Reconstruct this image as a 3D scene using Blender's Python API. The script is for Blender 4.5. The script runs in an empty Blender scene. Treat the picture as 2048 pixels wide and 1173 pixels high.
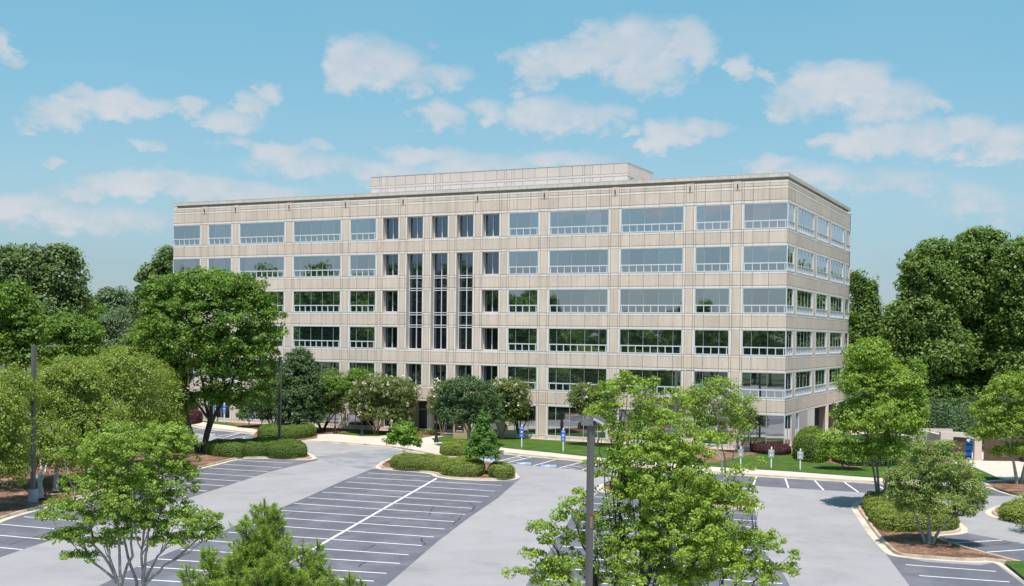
import bpy, math, random
import numpy as np
from mathutils import Vector, Matrix
S = bpy.context.scene
COL = S.collection
random.seed(5)
rng = np.random.default_rng(7)

# ------------------------------------------------------------------ camera
CAM = np.array([25.064, -108.829, -12.830])
RX = np.array([0.9001717, 0.4353569, 0.0124585]); RX /= np.linalg.norm(RX)
FW = np.array([-0.4351405, 0.9002055, -0.0168188]); FW /= np.linalg.norm(FW)
UP = np.cross(RX, FW)
FOC, CX, CY = 2322.33, 1042.75, 711.4
cd = bpy.data.cameras.new('camera'); cam = bpy.data.objects.new('camera', cd); COL.objects.link(cam)
m = Matrix.Identity(4)
for i in range(3):
    m[i][0] = RX[i]; m[i][1] = UP[i]; m[i][2] = -FW[i]; m[i][3] = CAM[i]
cam.matrix_world = m
cd.sensor_width = 36; cd.lens = FOC/2048*36
cd.shift_x = -(CX-1024)/2048; cd.shift_y = (CY-586.5)/2048
cd.clip_start = .5; cd.clip_end = 4000
S.camera = cam
G = -23.6          # level of the car park
WK = G+.14         # level of the walks and lawns

def ray(x, y): return FW + RX*(x-CX)/FOC - UP*(y-CY)/FOC
def gp(x, y, z=G):                      # point of a photograph pixel on the level z
    d = ray(x, y); p = CAM + d*(z-CAM[2])/d[2]; return (p[0], p[1])
def at(x, y, dist): return CAM + ray(x, y)*dist
def depth(p): return float((np.array(p)-CAM) @ FW)

# ------------------------------------------------------------------ sun, sky, exposure
SUN = Vector((0.13, -0.30, 0.945)).normalized()
ld = bpy.data.lights.new('sun', 'SUN'); ld.energy = 4.4; ld.angle = math.radians(.6); ld.color = (1, .93, .87)
lo = bpy.data.objects.new('sun', ld); COL.objects.link(lo)
lo.rotation_euler = SUN.to_track_quat('Z', 'Y').to_euler(); lo.location = (0, -60, 60)
W = bpy.data.worlds.new('World'); S.world = W; W.use_nodes = True
nt = W.node_tree; N = nt.nodes; L = nt.links; N.clear()
def nd(t, **k):
    n = N.new(t)
    for a, b in k.items(): setattr(n, a, b)
    return n
def setin(n, i, v):
    if hasattr(v, 'is_output') or isinstance(v, bpy.types.NodeSocket): L.new(v, n.inputs[i])
    else: n.inputs[i].default_value = v
def mth(op, a, b=0., c=0.):
    n = nd('ShaderNodeMath', operation=op); setin(n, 0, a); setin(n, 1, b); setin(n, 2, c); return n.outputs[0]
out = nd('ShaderNodeOutputWorld'); bg = nd('ShaderNodeBackground'); L.new(bg.outputs[0], out.inputs[0])
sky = nd('ShaderNodeTexSky', sky_type='NISHITA'); sky.sun_disc = False
sky.sun_elevation = math.asin(SUN.z); sky.sun_rotation = math.atan2(SUN.x, SUN.y)
sky.air_density = 1.0; sky.dust_density = .6; sky.ozone_density = 2.0; sky.altitude = 300
tc = nd('ShaderNodeTexCoord'); sp = nd('ShaderNodeSeparateXYZ'); L.new(tc.outputs['Generated'], sp.inputs[0])
dx, dy, dz = sp.outputs
# tint the clear sky towards the photograph's cyan, paler at the horizon
cr = nd('ShaderNodeValToRGB'); L.new(dz, cr.inputs[0])
cr.color_ramp.elements[0].position = 0.0; cr.color_ramp.elements[0].color = (.44, .54, .72, 1); e = cr.color_ramp.elements.new(.055); e.color = (.54, .61, .69, 1)
cr.color_ramp.elements[-1].position = .30; cr.color_ramp.elements[-1].color = (.80, 1.24, 1.05, 1)
e = cr.color_ramp.elements.new(.12); e.color = (.74, .85, .80, 1)
tint = nd('ShaderNodeMix', data_type='RGBA', blend_type='MULTIPLY'); tint.inputs[0].default_value = 1
L.new(sky.outputs[0], tint.inputs[6]); L.new(cr.outputs[0], tint.inputs[7])
# cumulus: a field in azimuth and elevation that repeats round the horizon
azc = math.atan2(FW[0], FW[1])
az = mth('SUBTRACT', mth('ARCTAN2', dx, dy), azc)
azp = mth('SUBTRACT', mth('PINGPONG', mth('ADD', az, .52), 1.04), .52)
el = mth('ARCSINE', mth('MINIMUM', dz, .999))
vec = nd('ShaderNodeCombineXYZ'); L.new(mth('MULTIPLY', azp, 1.0), vec.inputs[0]); L.new(mth('MULTIPLY', el, 1.5), vec.inputs[1])
def noise(scale, det, rough=.55, off=0.):
    n = nd('ShaderNodeTexNoise'); n.inputs['Scale'].default_value = scale; n.inputs['Detail'].default_value = det
    n.inputs['Roughness'].default_value = rough
    if off:
        a = nd('ShaderNodeVectorMath', operation='ADD'); L.new(vec.outputs[0], a.inputs[0]); a.inputs[1].default_value = (off, off, off); L.new(a.outputs[0], n.inputs[0])
    else: L.new(vec.outputs[0], n.inputs[0])
    return n.outputs[0]
n1 = noise(13, 7, .62); n2 = noise(42, 5, .6, 3.); n3 = noise(5, 3, .5, 7.)
azw = mth('ADD', azp, mth('MULTIPLY_ADD', n1, .10, -.05)); elw = mth('ADD', el, mth('MULTIPLY_ADD', n2, .028, -.014))
CL = [(110,225,75,26,.9),(60,248,50,14,.7),(165,195,45,22,.85),(250,208,55,28,.95),(320,220,50,18,.7),(382,212,28,20,.9),(455,245,50,22,.9),
      (500,215,35,26,.8),(531,188,30,18,1.),(700,130,46,50,1.),(735,120,50,45,.9),(775,135,60,42,.9),(800,155,80,32,.75),(880,155,70,28,.7),(845,95,25,14,.3),
      (1060,145,50,36,.95),(1130,120,60,34,.95),(1200,100,60,45,1.),(1270,95,60,50,1.),(1360,80,60,38,1.),(1300,140,90,50,.75),(1400,100,50,34,.8),(1485,135,30,22,.8),(1530,150,30,12,.6),
      (1570,205,60,36,.95),(1640,180,60,40,1.),(1720,165,65,34,1.),(1780,205,80,36,.85),(1860,208,50,18,.7),
      (885,232,45,28,.9),(980,225,45,24,.7),(1090,235,70,36,.9),(1170,235,90,30,.85),(1240,230,50,18,.6),(1340,275,40,30,.9),(1395,262,42,18,.9),(1280,262,25,12,.5),
      (1660,285,50,14,.8),(1740,290,70,24,.8),(1830,280,90,36,.95),(1930,262,45,26,1.),(2000,285,60,34,.9),(2060,290,50,30,.8),
      (100,322,30,12,.8),(300,288,36,10,.4),(470,288,50,16,.6),(560,308,60,20,.9),(620,292,40,14,.8),(620,330,150,24,.7),(140,384,60,16,.9),(185,368,40,20,.95),(250,370,60,24,1.05),(330,366,70,24,1.05),(400,378,80,24,1.),(520,392,110,24,.8),
      (860,315,90,20,.8),(740,345,150,22,.7),(950,330,130,24,.7),(1120,320,130,20,.6),(1535,328,60,18,.9),(1610,350,90,22,.8),(1760,365,150,30,.6),(1920,400,90,34,.6),(1990,330,60,10,.4),
      (40,410,90,24,.8),(200,440,180,30,.6),(0,92,24,26,.9),(20,125,30,20,.4),(2010,420,70,40,.3),(560,450,120,14,.2)]
dens = None
for x, y, rx, ry, s in CL:
    d = ray(x, y); d /= np.linalg.norm(d)
    a0 = math.atan2(d[0], d[1])-azc; e0 = math.asin(d[2])
    qa = mth('MULTIPLY', mth('SUBTRACT', azw, a0), FOC/(rx*1.18)); qe = mth('MULTIPLY', mth('SUBTRACT', elw, e0), FOC/(ry*1.25))
    v = mth('SUBTRACT', s, mth('MULTIPLY_ADD', qa, qa, mth('MULTIPLY', qe, qe)))
    dens = v if dens is None else mth('SMOOTH_MAX', dens, v, .25)
dens = mth('ADD', mth('MAXIMUM', dens, -.6), mth('MULTIPLY_ADD', n1, 1.3, -.65))
dens = mth('ADD', dens, mth('MULTIPLY_ADD', n2, 1.15, -.60))
mr = nd('ShaderNodeMapRange', interpolation_type='SMOOTHSTEP'); L.new(dens, mr.inputs[0]); mr.inputs[1].default_value = -.32; mr.inputs[2].default_value = .85
# thin veil low in the sky and loose clouds higher up, everywhere
veil = nd('ShaderNodeMapRange'); L.new(n3, veil.inputs[0]); veil.inputs[1].default_value = .42; veil.inputs[2].default_value = .75; veil.inputs[4].default_value = .35
hz = nd('ShaderNodeMapRange'); L.new(el, hz.inputs[0]); hz.inputs[1].default_value = 0; hz.inputs[2].default_value = .2; hz.inputs[3].default_value = .5; hz.inputs[4].default_value = .15
cl = mth('MAXIMUM', mth('MULTIPLY', mr.outputs[0], .76), mth('MULTIPLY', veil.outputs[0], hz.outputs[0]))
ccr = nd('ShaderNodeValToRGB'); L.new(mth('ADD', n1, mth('MULTIPLY_ADD', n2, .5, -.25)), ccr.inputs[0])
ccr.color_ramp.elements[0].position = .35; ccr.color_ramp.elements[0].color = (3.8, 4.25, 4.7, 1)
ccr.color_ramp.elements[1].position = .65; ccr.color_ramp.elements[1].color = (4.9, 4.8, 5.0, 1)
mx = nd('ShaderNodeMix', data_type='RGBA'); L.new(cl, mx.inputs[0]); L.new(tint.outputs[2], mx.inputs[6]); L.new(ccr.outputs[0], mx.inputs[7])
L.new(mx.outputs[2], bg.inputs[0]); bg.inputs[1].default_value = .105
S.view_settings.view_transform = 'Standard'; S.view_settings.look = 'None'; S.view_settings.gamma = 1
S.view_settings.exposure = .5
S.render.engine = 'CYCLES'
S.cycles.max_bounces = 6; S.cycles.diffuse_bounces = 4; S.cycles.glossy_bounces = 3; S.cycles.transmission_bounces = 3
S.cycles.use_denoising = True; S.cycles.transparent_max_bounces = 4
S.cycles.sample_clamp_indirect = 6

# ------------------------------------------------------------------ materials
def mat(name, col, rough=.8, var=0., scale=1., obj_var=0., speck=0., spscale=20., spec=.3, bump=0., col2=None, c2scale=.3, c2lo=.5, c2hi=.7, metal=0., stretch=None, detail=4, streak=0.):
    M = bpy.data.materials.new(name); M.use_nodes = True; t = M.node_tree; b = t.nodes['Principled BSDF']
    b.inputs['Roughness'].default_value = rough; b.inputs['Specular IOR Level'].default_value = spec; b.inputs['Metallic'].default_value = metal
    n = t.nodes.new; l = t.links.new
    geo = n('ShaderNodeNewGeometry'); pos = geo.outputs['Position']
    if stretch:
        mp = n('ShaderNodeMapping'); mp.inputs['Scale'].default_value = stretch; l(pos, mp.inputs[0]); pos = mp.outputs[0]
    cur = None
    rgb = n('ShaderNodeRGB'); rgb.outputs[0].default_value = (*col, 1); cur = rgb.outputs[0]
    def mix(fac, a, bb, mode='MIX'):
        x = n('ShaderNodeMix'); x.data_type = 'RGBA'; x.blend_type = mode
        if isinstance(fac, float): x.inputs[0].default_value = fac
        else: l(fac, x.inputs[0])
        l(a, x.inputs[6])
        if isinstance(bb, tuple): x.inputs[7].default_value = bb
        else: l(bb, x.inputs[7])
        return x.outputs[2]
    def ns(sc, det=4, ro=.6):
        x = n('ShaderNodeTexNoise'); x.inputs['Scale'].default_value = sc; x.inputs['Detail'].default_value = det; x.inputs['Roughness'].default_value = ro
        l(pos, x.inputs[0]); return x.outputs[0]
    def rng_(src, a, bb, c, d):
        x = n('ShaderNodeMapRange'); l(src, x.inputs[0])
        for i, v in enumerate((a, bb, c, d)): x.inputs[i+1].default_value = v
        return x.outputs[0]
    if col2: cur = mix(rng_(ns(c2scale, 6), c2lo, c2hi, 0, 1), cur, (*col2, 1))
    def mul(v):
        nonlocal cur
        h = n('ShaderNodeVectorMath'); h.operation = 'SCALE'; l(cur, h.inputs[0]); l(v, h.inputs['Scale']); cur = h.outputs[0]
    if var: mul(rng_(ns(scale, detail), .3, .7, 1-var, 1+var))
    if speck: mul(rng_(ns(spscale, 2, .8), .3, .7, 1-speck, 1+speck))
    if streak:
        mp2 = n('ShaderNodeMapping'); mp2.inputs['Scale'].default_value = (1, 1, .06); l(geo.outputs['Position'], mp2.inputs[0]); x2 = n('ShaderNodeTexNoise'); x2.inputs['Scale'].default_value = 4.; x2.inputs['Detail'].default_value = 5; l(mp2.outputs[0], x2.inputs[0]); mul(rng_(x2.outputs[0], .35, .7, 1+streak*.5, 1-streak))
    if obj_var:
        oi = n('ShaderNodeObjectInfo'); mul(rng_(oi.outputs['Random'], 0, 1, 1-obj_var, 1+obj_var))
    l(cur, b.inputs['Base Color'])
    if bump:
        bp = n('ShaderNodeBump'); bp.inputs['Strength'].default_value = bump; bp.inputs['Distance'].default_value = .02; l(ns(spscale, 3), bp.inputs['Height']); l(bp.outputs[0], b.inputs['Normal'])
    return M
M = {}
M['panel'] = mat('exposed_aggregate', (.70, .57, .48), .9, .07, .35, .06, .13, 9., .15, .3, streak=.10)
M['trim'] = mat('pale_precast', (.84, .76, .70), .85, .05, .5, .03, .04, 8., .2, streak=.08)
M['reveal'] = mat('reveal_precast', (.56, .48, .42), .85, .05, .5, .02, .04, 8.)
M['joint'] = mat('joint_sealant', (.27, .20, .16), .9)
M['cornice'] = mat('cornice_concrete', (.66, .59, .53), .85, .07, .6, 0, .04, 8, streak=.15)
M['soffit'] = mat('shaded_reveal', (.50, .44, .38), .9)  # shade of the groove under the cornice partly put into this darker colour
M['pent'] = mat('penthouse_panel', (.50, .43, .395), .85, .05, .5, .03, .05, 8)
M['pentlow'] = mat('penthouse_white', (.53, .47, .45), .8, .03, .5, .02)
M['roof'] = mat('roof_membrane', (.72, .71, .69), .8, .1, .2)
M['frame'] = mat('white_frame', (.68, .70, .73), .4, spec=.5)
M['greyframe'] = mat('grey_frame', (.42, .47, .50), .4, spec=.5)
M['brownwall'] = mat('brown_wall', (.22, .15, .12), .85, .1, 1.)
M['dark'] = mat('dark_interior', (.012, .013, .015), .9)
M['asphalt'] = mat('worn_asphalt', (.292, .284, .294), .92, .09, .22, 0, .10, 22., .2, .15, col2=(.252, .246, .258), c2scale=.5, c2lo=.50, c2hi=.72, detail=9)
M['stall'] = mat('sealed_asphalt', (.116, .116, .140), .85, .12, .7, 0, .14, 22., .25, .2, col2=(.152, .152, .178), c2scale=.35, c2lo=.48, c2hi=.7)
M['paint'] = mat('road_paint', (.78, .78, .80), .7, .08, 3., 0, .12, 14.)
M['blue'] = mat('blue_paint', (.18, .28, .44), .7, .2, 3., col2=(.34, .42, .54), c2scale=2.5, c2lo=.5, c2hi=.62)
M['crack'] = mat('tar_seal', (.045, .045, .055), .6)
M['walk'] = mat('pale_concrete', (.50, .45, .39), .9, .10, .5, 0, .05, 12., col2=(.55, .48, .40), c2scale=.8, c2lo=.5, c2hi=.75)
M['kerb'] = mat('kerb_concrete', (.44, .37, .29), .9, .12, .8, 0, .08, 10., col2=(.20, .15, .11), c2scale=.5, c2lo=.52, c2hi=.70)
M['gutter'] = mat('gutter_concrete', (.52, .46, .38), .9, .1, .8, 0, .06, 10., col2=(.40, .34, .28), c2scale=.6, c2lo=.5, c2hi=.7)
M['lawn'] = mat('lawn_grass', (.046, .105, .018), .95, .28, .9, 0, .42, 9., .1, .8, col2=(.070, .105, .022), c2scale=.45, c2lo=.45, c2hi=.65)
M['ground'] = mat('forest_floor', (.05, .07, .025), .95, .3, .3, 0, .2, 3.)
M['mulch'] = mat('pine_straw', (.25, .145, .100), .95, .3, .8, 0, .5, 6., .1, 1., col2=(.12, .068, .048), c2scale=.9, c2lo=.40, c2hi=.62)
M['bark'] = mat('bark', (.17, .14, .12), .9, .2, 3., 0, .3, 12.)
M['barkdark'] = mat('dark_bark', (.075, .062, .055), .9, .2, 3., 0, .3, 12.)
M['barkgrey'] = mat('grey_bark', (.34, .31, .28), .9, .2, 3., 0, .3, 12.)
M['barktan'] = mat('peeling_tan_bark', (.42, .28, .19), .8, .2, 3.)
M['pole'] = mat('bronze_pole', (.125, .115, .115), .5, .05, 2., spec=.4)
M['black'] = mat('black_metal', (.02, .02, .022), .4, spec=.5)
M['white'] = mat('white_paint', (.78, .79, .78), .6)
M['signblue'] = mat('sign_blue', (.03, .13, .50), .5)
M['signgrey'] = mat('sign_grey', (.33, .34, .33), .6)
M['tanstone'] = mat('tan_stucco', (.46, .34, .20), .85, .08, 2.)
M['plaque'] = mat('dark_plaque', (.045, .028, .022), .4)
M['enclosure'] = mat('pink_tan_masonry', (.60, .50, .44), .9, .07, 1.)
M['brown'] = mat('brown_gate', (.095, .058, .045), .6, .1, 2.)
M['bluebin'] = mat('blue_steel', (.010, .11, .36), .5, .15, 2.)
M['concbase'] = mat('grey_concrete_base', (.34, .35, .38), .9, .1, 1.5)
M['fixture'] = mat('fixture_grey', (.17, .165, .175), .5)
M['fixlight'] = mat('fixture_pale', (.46, .45, .48), .5)

def glass_mat(name, tintc, base, body=(.012, .02, .022)):
    Mt = bpy.data.materials.new(name); Mt.use_nodes = True; t = Mt.node_tree; t.nodes.remove(t.nodes['Principled BSDF']); n = t.nodes.new; l = t.links.new
    o = t.nodes['Material Output']; ms = n('ShaderNodeMixShader'); l(ms.outputs[0], o.inputs[0])
    g = n('ShaderNodeBsdfGlossy'); g.inputs['Roughness'].default_value = .015; oi = n('ShaderNodeObjectInfo'); vr = n('ShaderNodeMapRange'); l(oi.outputs['Random'], vr.inputs[0]); vr.inputs[3].default_value = .90; vr.inputs[4].default_value = 1.04; vs = n('ShaderNodeVectorMath'); vs.operation = 'SCALE'; vs.inputs[0].default_value = tintc; l(vr.outputs[0], vs.inputs['Scale']); l(vs.outputs[0], g.inputs['Color'])
    d = n('ShaderNodeBsdfDiffuse'); d.inputs['Color'].default_value = (*body, 1)
    lw = n('ShaderNodeLayerWeight'); lw.inputs[0].default_value = .5
    p = n('ShaderNodeMath'); p.operation = 'POWER'; l(lw.outputs['Facing'], p.inputs[0]); p.inputs[1].default_value = 3
    a = n('ShaderNodeMath'); a.operation = 'MULTIPLY_ADD'; l(p.outputs[0], a.inputs[0]); a.inputs[1].default_value = 1-base; a.inputs[2].default_value = base
    geo = n('ShaderNodeNewGeometry'); nz = n('ShaderNodeTexNoise'); nz.inputs['Scale'].default_value = .6; nz.inputs['Detail'].default_value = 1; l(geo.outputs['Position'], nz.inputs[0])
    bp = n('ShaderNodeBump'); bp.inputs['Strength'].default_value = .05; bp.inputs['Distance'].default_value = .04; l(nz.outputs[0], bp.inputs['Height']); l(bp.outputs[0], g.inputs['Normal'])
    l(a.outputs[0], ms.inputs[0]); l(d.outputs[0], ms.inputs[1]); l(g.outputs[0], ms.inputs[2]); return Mt
M['glass'] = glass_mat('reflective_glass', (.93, .93, .99), .50)
M['darkglass'] = glass_mat('blue_black_glass', (.62, .68, .84), .27, (.010, .012, .018))

def leaf_mat(name, c1, c2, trans=.42, rough=.55):
    Mt = bpy.data.materials.new(name); Mt.use_nodes = True; t = Mt.node_tree; t.nodes.remove(t.nodes['Principled BSDF']); n = t.nodes.new; l = t.links.new
    o = t.nodes['Material Output']
    at_ = n('ShaderNodeAttribute'); at_.attribute_name = 'tone'
    r = n('ShaderNodeValToRGB'); l(at_.outputs['Fac'], r.inputs[0])
    r.color_ramp.elements[0].color = (*c1, 1); r.color_ramp.elements[1].color = (*c2, 1)
    d = n('ShaderNodeBsdfDiffuse'); l(r.outputs[0], d.inputs[0])
    tr = n('ShaderNodeBsdfTranslucent'); sc = n('ShaderNodeVectorMath'); sc.operation = 'MULTIPLY'; l(r.outputs[0], sc.inputs[0]); sc.inputs[1].default_value = (1.25, 1.15, .6); l(sc.outputs[0], tr.inputs[0])
    g = n('ShaderNodeBsdfGlossy'); g.inputs['Roughness'].default_value = rough; g.inputs['Color'].default_value = (.9, .95, 1, 1)
    m1 = n('ShaderNodeMixShader'); m1.inputs[0].default_value = trans; l(d.outputs[0], m1.inputs[1]); l(tr.outputs[0], m1.inputs[2])
    m2 = n('ShaderNodeMixShader'); m2.inputs[0].default_value = .03; l(m1.outputs[0], m2.inputs[1]); l(g.outputs[0], m2.inputs[2]); l(m2.outputs[0], o.inputs[0]); return Mt
M['l_maple'] = leaf_mat('maple_leaf', (0.13, 0.25, 0.022), (0.35, 0.48, 0.065))
M['l_nearmaple'] = leaf_mat('near_maple_leaf', (0.14, 0.26, 0.02), (0.39, 0.51, 0.065))
M['l_maplewarm'] = leaf_mat('young_maple_leaf', (0.125, 0.24, 0.022), (0.36, 0.48, 0.07))
M['l_bigmaple'] = leaf_mat('mature_maple_leaf', (0.075, 0.165, 0.018), (0.215, 0.345, 0.04))
M['l_oak'] = leaf_mat('dark_oak_leaf', (0.085, 0.165, 0.032), (0.22, 0.33, 0.062))
M['l_farleft'] = leaf_mat('hazed_skyline_leaf', (0.095, 0.165, 0.05), (0.19, 0.265, 0.08))  # leaf colour paled to include distance haze
M['l_haze'] = leaf_mat('hazed_far_leaf', (0.11, 0.175, 0.09), (0.18, 0.26, 0.125))  # distance haze put into the leaf colour, bluer and paler
M['l_willow'] = leaf_mat('willow_oak_leaf', (0.15, 0.225, 0.03), (0.33, 0.42, 0.07))
M['l_olive'] = leaf_mat('olive_leaf', (0.15, 0.24, 0.04), (0.34, 0.41, 0.12))
M['l_holly'] = leaf_mat('holly_leaf', (0.034, 0.08, 0.022), (0.105, 0.175, 0.05), .15, .6)
M['l_crape'] = leaf_mat('crape_myrtle_leaf', (0.085, 0.135, 0.028), (0.215, 0.275, 0.06))
M['l_flower'] = leaf_mat('white_blossom', (.55, .52, .42), (.80, .76, .66), .2)
M['l_bright'] = leaf_mat('bright_sapling_leaf', (0.11, 0.24, 0.022), (0.29, 0.47, 0.055))
M['l_sapling'] = leaf_mat('green_sapling_leaf', (0.08, 0.2, 0.025), (0.18, 0.34, 0.05))
M['l_hedge'] = leaf_mat('hedge_leaf', (0.11, 0.165, 0.018), (0.27, 0.33, 0.05), .25)
M['l_hedgegreen'] = leaf_mat('dark_hedge_leaf', (0.07, 0.13, 0.015), (0.165, 0.25, 0.034), .25)
M['l_red'] = leaf_mat('burgundy_leaf', (.045, .012, .020), (.120, .035, .045), .25)
M['l_pine'] = leaf_mat('pine_needle', (0.17, 0.27, 0.03), (0.38, 0.52, 0.08), .25)
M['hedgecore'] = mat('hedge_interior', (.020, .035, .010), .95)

# ------------------------------------------------------------------ mesh helpers
def link(name, me, parent=None, loc=None, mat_=None):
    o = bpy.data.objects.new(name, me); COL.objects.link(o)
    if parent is not None: o.parent = parent
    if loc is not None: o.location = loc
    if mat_ is not None and me is not None and len(me.materials) == 0: me.materials.append(mat_)
    return o
def tag(o, label=None, cat=None, group=None, kind=None):
    for k, v in (('label', label), ('category', cat), ('group', group), ('kind', kind)):
        if v: o[k] = v
    return o
def empty(name, loc, rz=0.):
    o = bpy.data.objects.new(name, None); COL.objects.link(o); o.location = loc; o.rotation_euler = (0, 0, rz); o.empty_display_size = .3; return o
def np_mesh(name, V, F, mat_=None, tone=None, smooth=False):
    me = bpy.data.meshes.new(name); V = np.asarray(V, np.float32); F = np.asarray(F, np.int32)
    me.vertices.add(len(V)); me.vertices.foreach_set('co', V.ravel())
    k = F.shape[1]; me.loops.add(F.size); me.loops.foreach_set('vertex_index', F.ravel())
    me.polygons.add(len(F)); me.polygons.foreach_set('loop_start', np.arange(0, F.size, k, dtype=np.int32))
    if smooth: me.polygons.foreach_set('use_smooth', np.ones(len(F), bool))
    if tone is not None:
        a = me.attributes.new('tone', 'FLOAT', 'POINT'); a.data.foreach_set('value', np.asarray(tone, np.float32))
    me.update(calc_edges=True)
    if mat_ is not None: me.materials.append(mat_)
    return me
from mathutils.geometry import delaunay_2d_cdt
def fill_poly(pts):
    r = delaunay_2d_cdt([Vector((float(p[0]), float(p[1]))) for p in pts], [], [list(range(len(pts)))], 1, 1e-5)
    return [(v.x, v.y) for v in r[0]], [tuple(f) for f in r[2]]
class MB:
    def __init__(s): s.v = []; s.f = []; s.m = []
    def box(s, x0, x1, y0, y1, z0, z1, mi=0):
        k = len(s.v)
        s.v += [(x0,y0,z0),(x1,y0,z0),(x1,y1,z0),(x0,y1,z0),(x0,y0,z1),(x1,y0,z1),(x1,y1,z1),(x0,y1,z1)]
        for q in ((0,3,2,1),(4,5,6,7),(0,1,5,4),(1,2,6,5),(2,3,7,6),(3,0,4,7)): s.f.append(tuple(k+i for i in q)); s.m.append(mi)
        return s
    def poly(s, pts, z, mi=0):
        k = len(s.v)
        if len(pts) < 5: s.v += [(p[0], p[1], z) for p in pts]; s.f.append(tuple(range(k, k+len(pts)))); s.m.append(mi); return s
        vv, ff = fill_poly(pts); s.v += [(x, y, z) for x, y in vv]; s.f += [tuple(k+i for i in f) for f in ff]; s.m += [mi]*len(ff); return s
    def quad(s, a, b, c, d, mi=0):
        k = len(s.v); s.v += [tuple(a), tuple(b), tuple(c), tuple(d)]; s.f.append((k, k+1, k+2, k+3)); s.m.append(mi); return s
    def tube(s, pts, rad, n=8, cap=True, mi=0):
        P = [Vector(p) for p in pts]; k0 = len(s.v)
        for i, p in enumerate(P):
            t = (P[min(i+1, len(P)-1)]-P[max(i-1, 0)]).normalized()
            a = t.cross(Vector((0.13, .97, .2))).normalized(); b = t.cross(a)
            r = rad[i] if hasattr(rad, '__len__') else rad
            for j in range(n):
                w = 2*math.pi*j/n; s.v.append(tuple(p+a*(r*math.cos(w))+b*(r*math.sin(w))))
        for i in range(len(P)-1):
            for j in range(n):
                a = k0+i*n+j; b = k0+i*n+(j+1) % n; s.f.append((a, b, b+n, a+n)); s.m.append(mi)
        if cap:
            s.f.append(tuple(k0+j for j in range(n))[::-1]); s.m.append(mi)
            e = k0+(len(P)-1)*n; s.f.append(tuple(e+j for j in range(n))); s.m.append(mi)
        return s
    def mesh(s, name, mats, smooth=False):
        me = bpy.data.meshes.new(name); me.from_pydata(s.v, [], s.f)
        for mm in (mats if isinstance(mats, (list, tuple)) else [mats]): me.materials.append(mm)
        if any(s.m): me.polygons.foreach_set('material_index', s.m)
        if smooth: me.polygons.foreach_set('use_smooth', [True]*len(s.f))
        me.update(); return me
    def build(s, name, mats, parent=None, loc=None, smooth=False): return link(name, s.mesh(name, mats, smooth), parent, loc)

# ------------------------------------------------------------------ ground, car park, kerbs
def P(pts, z=G): return [gp(x, y, z) for x, y in pts]
def chaikin(pts, closed, n=2):
    for _ in range(n):
        q = []; m_ = len(pts)
        for i in range(m_ if closed else m_-1):
            a, b = pts[i], pts[(i+1) % m_]
            q += [(a[0]*.75+b[0]*.25, a[1]*.75+b[1]*.25), (a[0]*.25+b[0]*.75, a[1]*.25+b[1]*.75)]
        pts = q if closed else [pts[0]]+q+[pts[-1]]
    return pts
def offset(pts, d, closed):            # towards the left of the direction of travel
    o = []; n = len(pts)
    for i in range(n):
        a = pts[(i-1) % n] if closed or i else pts[i]; b = pts[(i+1) % n] if closed or i < n-1 else pts[i]
        t = np.array(b)-np.array(a); l_ = np.linalg.norm(t)
        t = t/l_ if l_ > 1e-9 else np.array([1., 0]); o.append((pts[i][0]-t[1]*d, pts[i][1]+t[0]*d))
    return o
def area(p): return sum(p[i][0]*p[(i+1) % len(p)][1]-p[(i+1) % len(p)][0]*p[i][1] for i in range(len(p)))/2
def strip(name, a, za, b, zb, closed, mm, parent=None):
    mb = MB(); n = len(a)
    for i in range(n if closed else n-1):
        j = (i+1) % n; mb.quad((*a[i], za), (*a[j], za), (*b[j], zb), (*b[i], zb))
    return mb
def kerb(pts, closed=True, name='kerb', fill=None, fillname='mulch_bed', filllift=0.):
    pts = chaikin(pts, closed)
    if closed and area(pts) < 0: pts = pts[::-1]
    g1 = offset(pts, .38, closed); g2 = offset(pts, .42, closed); g3 = offset(pts, .56, closed)
    a = strip('', pts, G+.010, g1, G+.010, closed, None)
    o = a.build('gutter', M['gutter']); tag(o, kind='structure')
    mb = strip('', g1, G+.008, g2, WK, closed, None); b = strip('', g2, WK, g3, WK, closed, None)
    for f in b.f: mb.f.append(tuple(i+len(mb.v) for i in f)); mb.m.append(0)
    mb.v += b.v
    tag(mb.build(name, M['kerb']), kind='structure')
    if fill:
        if fill is M['mulch']: mound(fillname, g3, fill, filllift)
        else: tag(MB().poly(g3, WK-.004).build(fillname, fill), kind='structure')
    return g3
def mound(name, poly, mm, lift=.18):
    tag(MB().poly(poly, WK-.004).build(name, mm), kind='structure')

tag(MB().poly([(-900, -700), (700, -700), (700, 1500), (-900, 1500)], G-.03).build('ground', M['ground']), kind='structure')
tag(MB().poly([(-78, -150), (75, -150), (75, 6), (-78, 6)], G).build('parking_lot', M['asphalt']), kind='structure')

KP = [(250,825),(330,840),(397,857),(455,863.5),(484,867),(512,869.5),(507,875),(497,880),(503,884),(538,884.7),(599,884.5),(652,886.5),(716,891),(759,895),(781,896.5),(820,903.6),
      (859,910.6),(890,917),(921,920),(945,919.5),(962,916),(979,911.5),(1000,908.8),(1020,910),(1066,915),(1111,919),(1149,922.7),(1179,926),(1436,949),(1514,954),(1629,961),
      (1746,968),(1860,972),(1965,972),(2000,985),(2026,993),(2060,998),(2110,1004)]
KW = P(KP); KW = [(-140., KW[0][1]+6.)]+KW+[(60., KW[-1][1]-1.)]
inner = kerb(KW, False)
walk = MB().poly(inner+[(60, 60), (-140, 60)], WK-.004).build('sidewalk', M['walk']); tag(walk, kind='structure')
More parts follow.
